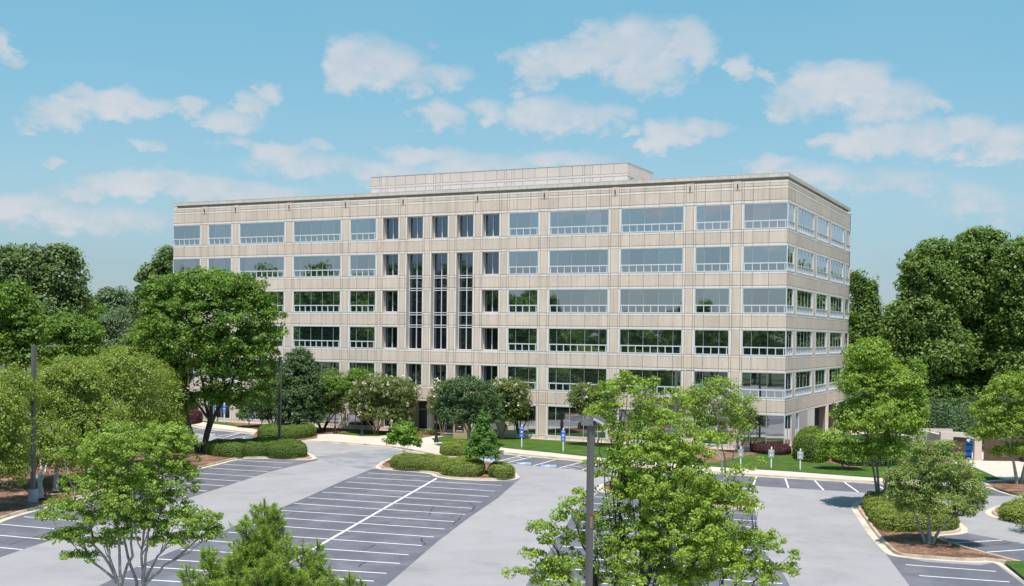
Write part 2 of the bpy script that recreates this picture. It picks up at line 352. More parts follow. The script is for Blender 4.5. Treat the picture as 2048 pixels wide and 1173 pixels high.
# control joints of the walk
jm = MB()
for i in range(30):
    t = i*2.4-66
    near = min(inner, key=lambda q: abs(q[0]-t)); j = inner.index(near)
    if 0 < j < len(inner)-1:
        tx = np.array(inner[j+1])-np.array(inner[j-1]); tx = tx/np.linalg.norm(tx); nn = np.array([-tx[1], tx[0]])
        a = np.array(near); b = a+nn*2.2; w = tx*.02
        jm.quad((*(a-w), WK+.001), (*(a+w), WK+.001), (*(b+w), WK+.001), (*(b-w), WK+.001))
jm.build('control_joint', M['kerb'], walk)

def sheet(name, pts, z, mm, extra=None): return tag(MB().poly(pts, z).build(name, mm), kind='structure')
W1 = WK
L3 = P([(993,894),(1020,897.5),(1100,905.5),(1179,914),(1433,934.4),(1581,943.4),(1740,955.4),(1860,960),(1970,961),(2006,959.5),(1950,936),(1900,926),(1704,934),(1653,924),(1581,907)], W1)
sheet('lawn', L3+[(-1., -.9), (-29.5, -.5), (-32.5, -.5), (-32.5, -3)], WK+.03, M['lawn'])
sheet('lawn', P([(863,878),(905,870),(940,866),(1000,872),(996,893),(930,888),(905,886),(871,884)], W1), WK+.034, M['lawn'])
sheet('lawn', [(-76, -.5)]+P([(340,832),(376,839),(424,847.5),(459,851.6),(487,856),(517,858),(632,867.5),(669,868),(722,872.5),(756,873),(780,869),(802,858)], W1)+[(-42.2, -.5)], WK+.03, M['lawn'])
sheet('flower_bed', P([(835,878),(888,868.4),(877,862),(851,858),(825,860),(812,870)], W1), WK+.03, M['mulch'])
sheet('mulch_bed', P([(503,876),(520,881),(600,881.5),(634,877),(636,868),(560,858),(515,862)], W1), WK+.032, M['mulch'])
sheet('mulch_bed', P([(878,905),(895,909.5),(925,915),(950,913),(972,908),(990,901),(985,890),(930,889.5),(885,895)], W1), WK+.038, M['mulch'])
sheet('mulch_bed', P([(1400,925),(1433,925),(1500,911),(1530,906),(1581,908),(1590,905)], W1)+[(-.8, -.6), (-9, -.6)], WK+.036, M['mulch'])
sheet('mulch_bed', P([(1575,905.5),(1581,909),(1653,926),(1704,936),(1905,928),(1885,908)], W1)+[(19, 14), (.5, 14), (.5, -1)], WK+.04, M['mulch'])
sheet('mulch_bed', P([(520,861),(632,869.5),(700,866)], W1)+[(-52, -.6), (-66, -.6)], WK+.034, M['mulch'])
sheet('mulch_bed', P([(1972,966),(2000,979),(2026,987),(2060,992),(2110,998),(2110,962),(2048,962.5),(1990,964)], W1), WK+.03, M['mulch'])
sheet('driveway', P([(1950,936),(2006,961),(2060,963),(2200,966),(2200,915),(2010,914),(1962,919),(1880,920),(1900,927)], W1), WK+.036, M['walk'])
sheet('forest_floor', [(22., 12.), (60, 4), (60, 60), (1, 60), (1, 33), (19, 20)], WK+.02, M['ground'])

# islands
IM = P([(748,935),(757,928),(775,918),(800,912),(880,917),(985,925),(1015,934),(1035,948),(1041,957),(1021,962),(960,962.5),(900,959.5),(866,954),(862,948),(796,942),(760,940)])
kerb(IM, fill=M['mulch'])
IF = P([(1701,1017),(1706,1007),(1735,996),(1800,997),(1880,1018),(1925,1048),(1940,1063),(1925,1070),(1868,1073),(1895,1083),(1971,1106),(2031,1121),(2100,1138),(2160,1160),(2200,1230),(2120,1210),(2048,1166),(1989,1123),(1959,1128),(1852,1120.5),(1811,1117),(1776,1111),(1762,1099),(1739,1074),(1714,1036)])
kerb(IF, fill=M['mulch'])
sheet('lawn', P([(2008,1124),(2060,1122),(2120,1140),(2160,1190),(2110,1200),(2060,1166)], WK), WK+.02, M['lawn'])
kerb(P([(1967,1028),(1975,1018),(2010,1008),(2060,1004),(2150,1006),(2200,1040),(2120,1066),(2040,1049.5),(1995,1039)]), fill=M['mulch'])
kerb(P([(1190,978),(1200,968),(1260,962),(1380,968),(1480,990),(1524,1006),(1529,1016),(1508,1021),(1440,1018),(1300,1004),(1205,988)]), fill=M['mulch'])
# big pine straw bed on the left
LB = P([(635,917),(625,909),(600,901),(540,894),(470,890),(395,888),(300,876),(150,860),(-60,850),(-260,900),(-260,1140),(-90,1095),(0,1044),(77,1021),(365,946),(432,932),(474,920),(510,917),(584,921),(622,921)])
kerb(LB, fill=M['mulch'])

# dark sealed stall bays with painted lines
def bay(poly, name='stall_pavement'):
    return tag(MB().poly(poly, G+.004).build(name, M['stall']), kind='structure')
def pline(par, a, b, w=.11, mm='paint', z=None, name='parking_line'):
    a = np.array(a); b = np.array(b); t = (b-a)/np.linalg.norm(b-a); n_ = np.array([-t[1], t[0]])*w/2
    zz = G+.009 if z is None else z
    MB().quad((*(a-n_), zz), (*(b-n_), zz), (*(b+n_), zz), (*(a+n_), zz)).build(name, M[mm], par)
S1 = P([(499,912),(510,914),(584,919),(640,919),(614,926),(540,943.6),(482,963),(413,985),(352,1005),(250,1034),(149,1066),(43.6,1100),(0,1115),(-90,1150),(-240,1200),(-330,1140),(-90,1095),(0,1044),(77,1021),(365,946)])
b1 = bay(S1)
RE = [(584,927),(563.4,936),(537,944),(509,953.8),(480,963),(449,972.5),(414,982.7),(373.4,994.5),(336,1006),(295,1018.5),(250,1032),(203,1047),(149,1062),(95.5,1080),(44.6,1100),(-20,1119),(-90,1140)]
K0 = np.array(gp(504, 913)); K1 = np.array(gp(0, 1045)); kd = K1-K0
d_line = np.array(gp(500,952))-np.array(gp(388.5,945))
for x, y in RE:
    q = np.array(gp(x, y)); A = np.array([d_line, -kd]).T; s_, t_ = np.linalg.solve(A, K0-q); pline(b1, q, q+d_line*s_*.97)
S2 = P([(745,938),(683,963),(620,992),(565,1015),(460,1056.5),(409,1081),(350,1101),(281.5,1130),(198,1172),(60,1235),(-100,1310),(560,1400),(700,1225),(771,1173),(804,1145),(873.4,1085),(936.6,1036.7),(994,997.6),(1040,958),(1000,955),(870,950),(800,938)])
b2 = bay(S2)
LN = [((735.5,946.4),(861,953.5)),((715,955.2),(1003.5,971.7)),((693.3,964.5),(990.2,982.9)),((668,974.7),(977.9,993.7)),((644.6,984.9),(963,1005)),((616.5,996),(943.6,1017.3)),((588.4,1007.5),(930.6,1029.8)),
      ((561.5,1021.3),(909,1044)),((530,1034.5),(889.4,1058.7)),((498,1049),(868.3,1074.7)),((457,1065),(844,1091.8)),((409.5,1081.5),(817.4,1110.5)),((361.6,1099.5),(799.7,1127.6)),((312.7,1118.5),(773,1147.5)),
      ((276,1133.5),(748,1163)),((224,1156),(710,1186)),((160,1180),(675,1212))]
for a, b in LN: pline(b2, gp(*a), gp(*b))
pline(b2, gp(873, 957.5), gp(400, 1228), .16)
S3 = P([(1206,975),(1180,1002),(1144,1030.7),(1125,1065),(1073.8,1138.5),(1040,1190),(1000,1260),(1650,1300),(1580,1173),(1568.6,1151),(1532,1109),(1514,1048.7),(1511,1022),(1400,1012)])
b3 = bay(S3)
for a, b in [((1190,994),(1509,1017)),((1183,1007),(1510,1029)),((1176,1019.5),(1514,1042.7)),((1168,1031.5),(1516,1056)),((1160,1044),(1521,1071.6)),((1149,1060),(1528,1087)),((1137,1075),(1532,1103)),((1123,1093),(1538,1122)),((1104,1113),(1550,1145)),((1090,1135),(1565,1168)),((1075,1158),(1575,1196))]:
    pline(b3, gp(*a), gp(*b))
pline(b3, gp(1352, 1005), gp(1318, 1180), .16)
S5 = P([(1772,1109),(1852,1124),(1959,1131),(1989,1126),(2048,1170),(2110,1215),(1860,1290),(1820,1173)])
b5 = bay(S5)
for a, b in [((1811,1130),(1992,1143.6)),((1838,1152),(2019,1164.7)),((1850,1178),(2050,1192))]: pline(b5, gp(*a), gp(*b))
S4 = P([(1935,1067),(1990,1077),(2048,1088.5),(2160,1110),(2160,1150),(2100,1132),(2031,1119),(1971,1104),(1895,1081),(1868,1071)])
b4 = bay(S4)
for a, b in [((1900,1087),(2005.5,1081)),((1974,1105),(2070,1098.5))]: pline(b4, gp(*a), gp(*b))
# front row along the walk
FR = P([(1000,909),(1020,910.4),(1066,915.4),(1111,919.4),(1149,923),(1179,926.4),(1436,949.4),(1514,954.4),(1629,961.4),(1746,968.4),(1860,972.4),(1965,972.4),(2000,985.4),(2026,993),(1960,992),(1757,987),(1611,978.6),(1520,973),(1448,967),(1300,953),(1142,938.5),(1118,937),(1066,932),(1020,928),(958,919),(979,912)])
b6 = bay(FR)
FL = [((992,924),(1042,912)),((1015,926),(1063,915)),((1067,932),(1111,919.6)),((1118,936.4),(1165,924.6)),((1165,940),(1196,929)),((1220,945),(1240,932.5)),((1268,949.5),(1288,937)),((1322,955),(1336,941)),((1376,959.5),(1385,945.3)),
      ((1443.6,962.7),(1455,950.8)),((1506.8,970),(1512.9,954.4)),((1577,976),(1570.6,958)),((1647.4,981),(1629.3,961.7)),((1717,985),(1689,965.4)),((1786,988),(1750,969)),((1853,990),(1813,971.5)),((1905,991),(1872,973)),((1946,981),(1921,973.5))]
for a, b in FL: pline(b6, gp(*a), gp(*b))
for a, b in [((1000,922.2),(1033,922)),((1011,919.5),(1045,919)),((1024,916.5),(1055,917)),((1034,914),(1051,918)),((1124,934.5),(1150,938)),((1135,931.5),(1165,935))]: pline(b6, gp(*a), gp(*b), .09)
def badge(par, x0, x1, y0, y1):
    c = np.array(gp((x0+x1)/2, (y0+y1)/2)); a = np.array(gp(x0, (y0+y1)/2)); b = np.array(gp((x0+x1)/2, y0))
    u = c-a; v = b-c; o = MB()
    o.quad(*[(*(c+su*u+sv*v), G+.009) for su, sv in ((-1,-1),(1,-1),(1,1),(-1,1))]); o.build('accessible_marking', M['blue'], par)
    w = MB()
    for k in range(10):
        a0, a1 = k*.5+2.2, k*.5+2.75; f = lambda w_, r: (*(c+u*(r*math.cos(w_)*.45-.05)+v*(r*math.sin(w_)*.5-.2)), G+.013)
        w.quad(f(a0,1), f(a1,1), f(a1,.72), f(a0,.72))
    for su0, su1, sv0, sv1 in ((-.12,.02,-.1,.55),(-.12,.3,.0,.12),(.22,.34,-.5,.1),(-.15,.05,.62,.85)):
        w.quad(*[(*(c+su*u+sv*v), G+.013) for su, sv in ((su0,sv0),(su1,sv0),(su1,sv1),(su0,sv1))])
    w.build('wheelchair_symbol', M['paint'], par)
for q in ((1033,1062,925.2,929.8),(1082,1113,930,935),(962,991,917.6,922.6)): badge(b6, *q)
LR = P([(250,826),(330,840.5),(397,857.5),(455,864),(484,867.5),(512,870),(507,875.5),(497,880.5),(471,880),(428,872.5),(360,862),(250,845)])
b7 = bay(LR)
for a, b in [((407,866),(440,861)),((436,872.4),(476,866.6)),((464,877.6),(508,870.2)),((378,861.5),(410,857.8)),((450,875),(480,866.8))]: pline(b7, gp(*a), gp(*b))
for q in ((413,430,868,872),(474,503,876,880.4),(374,388,864.5,867.5)): badge(b7, *q)
# darker re-laid strip that crosses the lane in front of the entrance
sheet('asphalt_patch', P([(632,914),(700,905),(790,897.6),(858,911),(925,921),(1000,925.5),(985,925),(880,917),(800,912),(775,918),(750,932),(735,940),(690,932),(660,927)]), G+.0035,
      mat('patched_asphalt', (.20, .205, .225), .9, .12, .6, 0, .1, 20., col2=(.27, .275, .29), c2scale=.5, c2lo=.42, c2hi=.62))
# tar-sealed cracks
def crack(par, pts, w=.05):
    q = [np.array(gp(*p_)) for p_ in pts]; fine = []
    for a, b in zip(q, q[1:]):
        k = max(2, int(np.linalg.norm(b-a)/.5))
        for i in range(k): fine.append(a+(b-a)*i/k+rng.normal(0, .05, 2))
    fine.append(q[-1]); mb = MB()
    for a, b in zip(fine, fine[1:]):
        t = b-a; t = t/np.linalg.norm(t); n_ = np.array([-t[1], t[0]])*w*rng.uniform(.4, 1)
        mb.quad((*(a-n_), G+.0065), (*(b-n_), G+.0065), (*(b+n_), G+.0065), (*(a+n_), G+.0065))
    mb.build('crack_seal', M['crack'], par)
for pts in [[(938,1004),(949,1013),(945,1022),(900,1036)],[(735,984),(690,990),(640,996),(610,1006),(565,1016)],[(1000,995),(950,998),(860,999)],[(858,1032),(862,1022),(868,1014)],[(726,1102),(750,1090)],[(713,1134),(733,1124)],[(842,1076),(850,1090),(845,1088)],
            [(564,1034),(580,1030),(600,1022)],[(750,1050),(790,1040),(830,1042)],[(660,1075),(700,1068)],[(905,1050),(925,1030)]]: crack(b2, pts)
crack(b4, [(1930,1097),(1990,1090),(2040,1085)], .06); crack(b1, [(20,1090),(80,1072),(160,1052),(230,1030)])

# ------------------------------------------------------------------ the office building
BW = -74.75
BL = empty('office_building', (0, 0, G))
tag(BL, 'six storey tan precast office building with bands of reflective windows and a rooftop penthouse', 'building')
BL.location = (0, 0, 0)
cache = {}
def box_mesh(w, h, d, mm, bev=True):
    k = (round(w, 2), round(h, 2), d, mm)
    if k not in cache:
        mb = MB(); c_ = .012
        # bevelled front edge: front face inset a little
        x0, x1, z0, z1 = -w/2, w/2, -h/2, h/2
        F_ = [(x0+c_, 0, z0+c_), (x1-c_, 0, z0+c_), (x1-c_, 0, z1-c_), (x0+c_, 0, z1-c_)]
        B_ = [(x0, c_, z0), (x1, c_, z0), (x1, c_, z1), (x0, c_, z1)]; D_ = [(x0, d, z0), (x1, d, z0), (x1, d, z1), (x0, d, z1)]
        mb.v = F_+B_+D_; mb.f = [(0, 1, 2, 3)]+[(4+i, 4+(i+1) % 4, (i+1) % 4, i) for i in range(4)]+[(8+i, 8+(i+1) % 4, 4+(i+1) % 4, 4+i) for i in range(4)]; mb.m = [0]*9
        cache[k] = mb.mesh('precast', M[mm])
    return cache[k]
class Face:                      # a facade plane: local x along it, local y into the building
    def __init__(s, side): s.side = side
    def place(s, o, u, z, d=0.):
        if s.side: o.location = (-d, u, z); o.rotation_euler = (0, 0, math.pi/2)
        else: o.location = (u, d, z)
        return o
    def world(s, mb):
        if s.side: mb.v = [(-y, x, z) for x, y, z in mb.v]
        return mb
FF, FS = Face(False), Face(True)
GAP = .040
def panel(face, u0, u1, z0, z1, name='spandrel_panel', mm='panel', par=None, d=0.):
    w = u1-u0-GAP; h = z1-z0-GAP
    o = link(name, box_mesh(w, h, .05, mm), par or BL); return face.place(o, (u0+u1)/2, (z0+z1)/2, d)
trims = {False: MB(), True: MB()}
def trim(face, u0, u1, z0, z1, d=0.): trims[face.side].box(u0+GAP/2, u1-GAP/2, d, d+.05, z0+GAP/2, z1-GAP/2)
# openings of the front, right to left
RW = [('c', -4.21, 0.), ('s', -8.93, -5.48), ('w', -16.68, -10.17), ('w', -24.49, -17.97), ('s', -29.16, -25.74)]
front = [(k, a, b) for k, a, b in RW]+[(k, BW-b, BW-a) for k, a, b in RW]
narrow = [(-37.5+3.1*k-1.0, -37.5+3.1*k+1.0) for k in range(-2, 3)]
opens = sorted([(a, b, k) for k, a, b in front]+[(a, b, 'n') for a, b in narrow])
def cuts(a, b, k):
    if k == 'n': return [a, b]
    if a <= BW+.01: return [a, a+1.75, a+3.31, b]
    off = {'w': (.93, 2.48, 4.03, 5.58), 's': (.9, 2.46), 'c': (.9, 2.46)}[k]
    return [a]+[a+o for o in off]+[b]
segs = []                         # vertical strips of the facade: (u0,u1,type)
prev = None
for a, b, k in opens:
    if prev is not None:
        segs += [(prev, prev+.22, 't'), (prev+.22, a-.22, 'p'), (a-.22, a, 't')]
    c_ = cuts(a, b, k); segs += [(x, y, k) for x, y in zip(c_, c_[1:])]; prev = b
tallu = narrow[1:4]
def is_tall(u0, u1): return any(a-.01 <= u0 and u1 <= b+.01 for a, b in tallu)
back = MB(); ents = (narrow[1][0], narrow[3][1])
Z = [-4*i for i in range(6)]
for lv in range(6):
    zt = Z[lv]; zb = zt-2.43 if lv < 5 else -23.12
    for u0, u1, k in segs:
        if lv == 5 and u0 > ents[0]-.01 and u1 < ents[1]+.01: continue
        if k == 'p': panel(FF, u0, u1, zb, zt, 'pier_panel')
        if k == 't': trim(FF, u0, u1, zb, zt)
    if lv < 5:
        tl = lv in (1, 2)
        for u0, u1, k in segs:
            if tl and k == 'n' and is_tall(u0, u1): continue
            trim(FF, u0, u1, zt-2.67, zt-2.43); trim(FF, u0, u1, zt-4., zt-3.77)
            panel(FF, u0, u1, zt-3.77, zt-2.67, 'spandrel_panel' if k not in 'pt' else 'pier_panel')
for u0, u1, k in segs:
    trim(FF, u0, u1, .02, .29); panel(FF, u0, u1, .29, 1.35, 'spandrel_panel' if k not in 'pt' else 'pier_panel'); trim(FF, u0, u1, 1.35, 1.59)
    panel(FF, u0, u1, 1.59, 1.91, 'frieze_panel'); trim(FF, u0, u1, 1.91, 2.12)
    if u0 > ents[0]-.01 and u1 < ents[1]+.01: continue
    trim(FF, u0, u1, -23.24, -23.12); panel(FF, u0, u1, -23.75, -23.24, 'plinth_panel', 'panel')
# structural backing behind the panels, with the window openings left free
def hband(z0, z1, u0=BW, u1=0., d=.72): back.box(u0, u1-.002, .052, d, z0, z1)
hband(.0, 2.12); hband(-24.2, -23.12, BW, ents[0]); hband(-24.2, -23.12, ents[1], 0.)
for lv in range(5):
    z1, z0 = Z[lv]-2.43, Z[lv]-4.
    if lv in (1, 2):
        hband(z0, z1, BW, tallu[0][0]); hband(z0, z1, tallu[0][1], tallu[1][0]); hband(z0, z1, tallu[1][1], tallu[2][0]); hband(z0, z1, tallu[2][1], 0)
    else: hband(z0, z1)
ents = (narrow[1][0], narrow[3][1])
for (a0, b0, k0), (a1, b1, k1) in zip(opens, opens[1:]):
    for lv in range(6):
        if lv == 5 and b0 > ents[0]-.01 and a1 < ents[1]+.01: continue
        zt = Z[lv]; zb = zt-2.43 if lv < 5 else -23.12
        back.box(b0+.001, a1-.001, .052, .71, zb-(1.57 if lv in (1, 2) and (is_tall(a0, b0) or is_tall(a1, b1)) else 0), zt)
link('backing_wall', back.mesh('backing_wall', M['joint']), BL)
def reveal(a, b, zt, zb):
    w = b-a; h = zt-zb; k = ('rev', round(h, 2))
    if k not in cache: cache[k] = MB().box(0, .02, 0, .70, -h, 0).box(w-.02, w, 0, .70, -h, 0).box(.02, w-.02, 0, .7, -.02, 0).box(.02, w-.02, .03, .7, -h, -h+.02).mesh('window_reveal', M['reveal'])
    link('window_reveal', cache[k], BL, (a, 0, zt))
for a, b in narrow:
    for lv in range(5):
        if (a, b) in tallu and lv in (1, 2, 3):
            if lv == 1: reveal(a, b, Z[1], Z[3]-2.43)
        else: reveal(a, b, Z[lv], Z[lv]-2.43)
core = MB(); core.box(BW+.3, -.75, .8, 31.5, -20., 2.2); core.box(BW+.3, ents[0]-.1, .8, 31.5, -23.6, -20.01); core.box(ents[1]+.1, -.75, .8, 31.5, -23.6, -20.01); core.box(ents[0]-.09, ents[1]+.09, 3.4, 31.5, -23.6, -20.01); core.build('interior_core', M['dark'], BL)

# windows
wcache = {}
def frame_mesh(w, h, posts, mulls, kind, corner=0):
    key = (round(w, 2), round(h, 2), kind, corner)
    if key in wcache: return wcache[key]
    mb = MB(); d0, d1 = -.015, .09
    mb.box(0, .055, d0, d1, -h, 0); mb.box(w-.055, w, d0, d1, -h, 0); mb.box(.055, w-.055, d0, d1, -.05, 0); mb.box(.055, w-.055, d0, d1, -h, -h+.10)
    if kind == 'rail':
        mb.box(.055, w-.055, d0, d1, -1.705, -1.60)
        for x in posts: mb.box(x-.035, x+.035, d0+.004, d1, -h+.10, -1.705)
        for x in mulls: mb.box(x-.012, x+.012, .040, .075, -1.60, -.05, 1)
    elif kind == 'plain':
        for x in mulls: mb.box(x-.025, x+.025, .02, .08, -h+.10, -.05, 1)
    elif kind == 'pair': mb.box(w/2-.035, w/2+.035, d0, d1, -h+.1, -.05)
    wcache[key] = mb.mesh('window_frame', [M['frame'], M['greyframe']]); return wcache[key]
pcache = {}
def pane(par, x0, x1, z0, z1, d=.06, mm='glass', tilt=.0016):
    k = (round(x1-x0, 2), round(z1-z0, 2), mm)
    if k not in pcache:
        w, h = k[0]/2, k[1]/2; pcache[k] = MB().box(-w, w, 0, .012, -h, h).mesh('pane', M[mm])
    o = link('pane', pcache[k], par, ((x0+x1)/2, d, (z0+z1)/2))
    o.rotation_euler = (random.uniform(-1, 1)*tilt, 0, random.uniform(-1, 1)*tilt); return o
def window(face, u0, u1, zt, h, offs, kind, mm='glass', d=0., split=True):
    w = u1-u0
    posts = []
    if kind == 'rail':
        x = offs[0]
        while x > .2: x -= .775
        while x < w-.1:
            if x > .06: posts.append(x)
            x += .775
    o = link('window', frame_mesh(w, h, posts, offs, kind, 1 if u0 > -4.3 and u0 < -4.1 else 0), BL); face.place(o, u0, zt, d)
    xs = [.03]+list(offs)+[w-.03] if split else [.03, w-.03]
    zl = -1.65 if kind == 'rail' else -h+.05
    for a, b in zip(xs, xs[1:]): pane(o, a+.003, b-.003, zl, -.02, mm=mm)
    if kind == 'rail': pane(o, .03, w-.03, -h+.04, -1.66, mm=mm)
    return o
for lv in range(6):
    for a, b, k in opens:
        if k == 'n':
            if lv == 0 or lv == 4 or ((a, b) not in tallu and lv < 5): window(FF, a+.03, b-.03, Z[lv]-.02, 2.39, [.97], 'pair', 'darkglass', .56)
            elif lv == 5 and (a, b) not in tallu: window(FF, a+.03, b-.03, Z[lv], 3.12, [.97], 'pair', 'darkglass', .56)
            continue
        offs = [x-a for x in cuts(a, b, k)[1:-1]]
        window(FF, a, b, Z[lv], 2.43 if lv < 5 else 3.12, offs, 'rail' if lv < 5 else 'plain')
# the three tall recessed window bays
tcache = None
for a, b in tallu:
    mb = MB(); w = b-a-.06; h = 10.39; d0, d1 = -.015, .09
    mb.box(0, .05, d0, d1, -h, 0); mb.box(w-.05, w, d0, d1, -h, 0); mb.box(.05, w-.05, d0, d1, -.05, 0); mb.box(.05, w-.05, d0, d1, -h, -h+.07)
    for lv in (1, 2):
        for z in (2.41, 2.65, 3.75, 3.99):
            zz = -(lv-1)*4-z; mb.box(.05, w-.05, d0, d1, zz-.04, zz+.04)
    zs = [-.05]
    mb.box(w/2-.035, w/2+.035, d0-.004, d1-.004, -h+.07, -.05)
    if tcache is None: tcache = mb.mesh('tall_frame', M['frame'])
    o = link('tall_window', tcache, BL, (a+.03, .56, Z[1]-.02))
    zz = [-.03, -2.41, -2.65, -3.75, -3.99, -6.41, -6.65, -7.75, -7.99, -h+.03]
    for z1, z0 in zip(zz, zz[1:]):
        for x0, x1 in ((.03, w/2), (w/2, w-.03)): pane(o, x0+.002, x1-.002, z0, z1, mm='darkglass')
# side facade
sopen = [(0.05, 2.75), (4.2, 11.6), (13.3, 19.0), (20.7, 28.1), (29.55, 32.25)]
DEP = 32.3
sb = MB(); sf = MB()
for lv in range(5):
    zt = Z[lv]
    for i, (a, b) in enumerate(sopen):
        n_ = [(1.25,), (.6, 2.15, 3.7, 5.25, 6.8), (.55, 2.1, 3.65, 5.15), (.6, 2.15, 3.7, 5.25, 6.8), (1.45,)][i]
        window(FS, a, b, zt, 2.43, list(n_), 'rail', split=False)
        if i < 4:
            a2 = sopen[i+1][0]
            trim(FS, b, b+.3, zt-2.43, zt); trim(FS, a2-.3, a2, zt-2.43, zt); panel(FS, b+.3, a2-.3, zt-2.43, zt, 'pier_panel')
            sb.box(b+.001, a2-.001, .052, .7, zt-2.43, zt)
edges = [.052, 1.5, 3.45, 5.4, 7.9, 10.2, 12.45, 14.3, 16.15, 18., 19.85, 22.1, 24.4, 26.9, 28.85, 30.8, DEP]
for lv in range(5):
    for a, b in zip(edges, edges[1:]):
        trim(FS, a, b, Z[lv]-2.67, Z[lv]-2.43); trim(FS, a, b, Z[lv]-4, Z[lv]-3.77)
    for a, b in zip(edges[::2], edges[2::2]): panel(FS, a, b, Z[lv]-3.77, Z[lv]-2.67, 'spandrel_panel')
    sb.box(.06, DEP, .052, .7, Z[lv]-4., Z[lv]-2.43)
for a, b in zip(edges, edges[1:]): trim(FS, a, b, .02, .29); trim(FS, a, b, 1.35, 1.59); trim(FS, a, b, 1.91, 2.12)
for a, b in zip(edges[::2], edges[2::2]): panel(FS, a, b, .29, 1.35); panel(FS, a, b, 1.59, 1.91, 'frieze_panel')
sb.box(.06, DEP, .052, .7, 0., 2.12)
# ground storey of the side
window(FS, .05, 2.9, -20., 3.12, [1.4], 'plain', split=False); window(FS, 4.5, 6.1, -20., 3.12, [.8], 'plain', split=False)
panel(FS, 2.9, 4.5, -23.7, -20., 'pier_panel'); sb.box(2.901, 4.499, .052, .7, -23.7, -20.); sb.box(.06, 6.1, .052, .5, -24, -23.13)
for i in range(4): panel(FS, 6.15+i*1.0, 7.15+i*1.0, -23.7, -20., 'service_panel', 'pentlow')
panel(FS, 10.2, 13.5, -23.7, -20., 'pier_panel', 'trim'); sb.box(6.13, 13.5, .052, .7, -23.7, -20.)
for a, b in ((19.4, 20.9), (25.2, 26.6), (30.9, 32.3)): panel(FS, a, b, -23.7, -20., 'pier_panel', 'trim'); sb.box(a, b, .052, 1.1, -23.7, -20.)
rw = MB(); rw.box(13.5, DEP, 2.2, 2.4, -23.7, -20.); rw.box(13.5, DEP, .72, 2.2, -20.05, -20.)
FS.world(rw).build('loading_recess', M['brownwall'], BL)
FS.world(sb).build('backing_wall', M['joint'], BL)
for k, fc in ((False, FF), (True, FS)):
    o = fc.world(trims[k]).build('trim_band', M['trim'], BL); o['kind'] = 'stuff'
# cornice, reveal, roof, rear and far walls
cn = MB(); cn.box(BW, 0, 0, .5, 2.42, 2.78); cn.box(-.5, 0, .5, DEP-.5, 2.42, 2.78); cn.box(BW, 0, DEP-.5, DEP, 2.42, 2.78); cn.box(BW, BW+.5, .5, DEP-.5, 2.42, 2.78)
cn.build('cornice', M['cornice'], BL)
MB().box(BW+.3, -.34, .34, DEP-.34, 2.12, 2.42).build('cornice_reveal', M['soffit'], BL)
MB().box(BW+.5, -.5, .5, DEP-.5, 2.421, 2.5).build('roof', M['roof'], BL)
# thin metal cap on the cornice
cp = MB()
for x0 in range(15): cp.box(BW+x0*5-.005, min(BW+x0*5+4.97, .01), -.012, .3, 2.781, 2.815)
cp.build('coping', M['frame'], BL)
rr = MB(); rr.box(BW, 0, DEP-.4, DEP-.001, -23.9, 2.1); rr.box(BW, BW+.3, .75, DEP-.4, -23.9, 2.1); rr.build('rear_wall', M['panel'], BL)
# rain scuppers on the frieze
for u in [-4.84, -9.55, -17.32, -25.11, -32.88, -42.1, -49.64, -57.43, -65.20, -69.91]:
    mb = MB().box(-.36, .36, -.02, .06, -.42, .42).build('scupper_plate', M['panel'], BL, (u, -.0, 1.74))
    MB().box(-.05, .05, -.14, -.02, -.1, .16).box(-.07, .07, -.10, -.02, -.2, -.1).build('scupper_spout', M['pole'], mb)
# entrance recess
en = MB(); ex0, ex1 = ents
en.box(ex0, ex1, .06, 3.2, -20.04, -19.99).box(ex0-.08, ex0, .72, 3.2, -23.5, -20.04).box(ex1, ex1+.08, .72, 3.2, -23.5, -20.04).box((ex0+ex1)/2-1.9, (ex0+ex1)/2-1.3, 1.0, 1.6, -23.5, -20.04)
en.build('entrance_soffit', M['trim'], BL)
ew = MB()
for i in range(8): x = ex0+(ex1-ex0)*i/7; ew.box(x-.05, x+.05, 2.85, 2.95, -23.5, -20.02)
ew.box(ex0, ex1, 2.86, 2.94, -23.46, -23.25); ew.box(ex0, ex1, 2.86, 2.94, -21.2, -21.1)
e_o = ew.build('entrance_frame', M['greyframe'], BL)
for i in range(7):
    x0 = ex0+(ex1-ex0)*i/7; pane(e_o, x0+.05, x0+(ex1-ex0)/7-.05, -23.25, -20.02, d=2.9, mm='darkglass')
for i in (3, 4):
    x0 = ex0+(ex1-ex0)*i/7; dr = MB()
    dr.box(x0+.06, x0+.14, 2.80, 2.85, -23.46, -21.2).box(x0+1.0, x0+1.08, 2.80, 2.85, -23.46, -21.2).box(x0+.14, x0+1.0, 2.80, 2.85, -23.46, -23.25).box(x0+.14, x0+1.0, 2.80, 2.85, -21.3, -21.2)
    d_o = dr.build('entrance_door', M['frame'], BL); MB().box(x0+.9, x0+.94, 2.72, 2.79, -22.7, -22.2).build('door_handle', M['fixlight'], d_o)
# penthouse
PH = (-53.64, -20.2, 11.0, 19.4)
px0, px1, py0, py1 = PH
MB().box(px0+.06, px1-.06, py0+.06, py1-.06, 2.5, 6.3).build('penthouse_wall', M['joint'], BL)
mods = []; x = px1
wid = [1.6, 1.55, .85, .3, .85]+[1.53]*4+[.9]
pat = [1.62, 1.55, 1.0, .28, .66, .28, 1.2, 1.55, 1.55, 1.55, 1.55, 1.1, .28, .66, .28, 1.0, 1.55, 1.55, 1.55, 1.55, 1.0, .28, .66, .28, 1.1, 1.4, 1.4, 1.4, 1.1, .28, .66, .28, 1.2]
for w_ in pat:
    if x-w_ < px0: w_ = x-px0
    if w_ < .1: break
    panel(FF, x-w_, x, 5.16, 6.3, 'penthouse_panel', 'pent', d=py0); panel(FF, x-w_, x, 2.5, 4.88, 'penthouse_panel', 'pent' if abs(w_-.66) < .01 else 'pentlow', d=py0)
    x -= w_
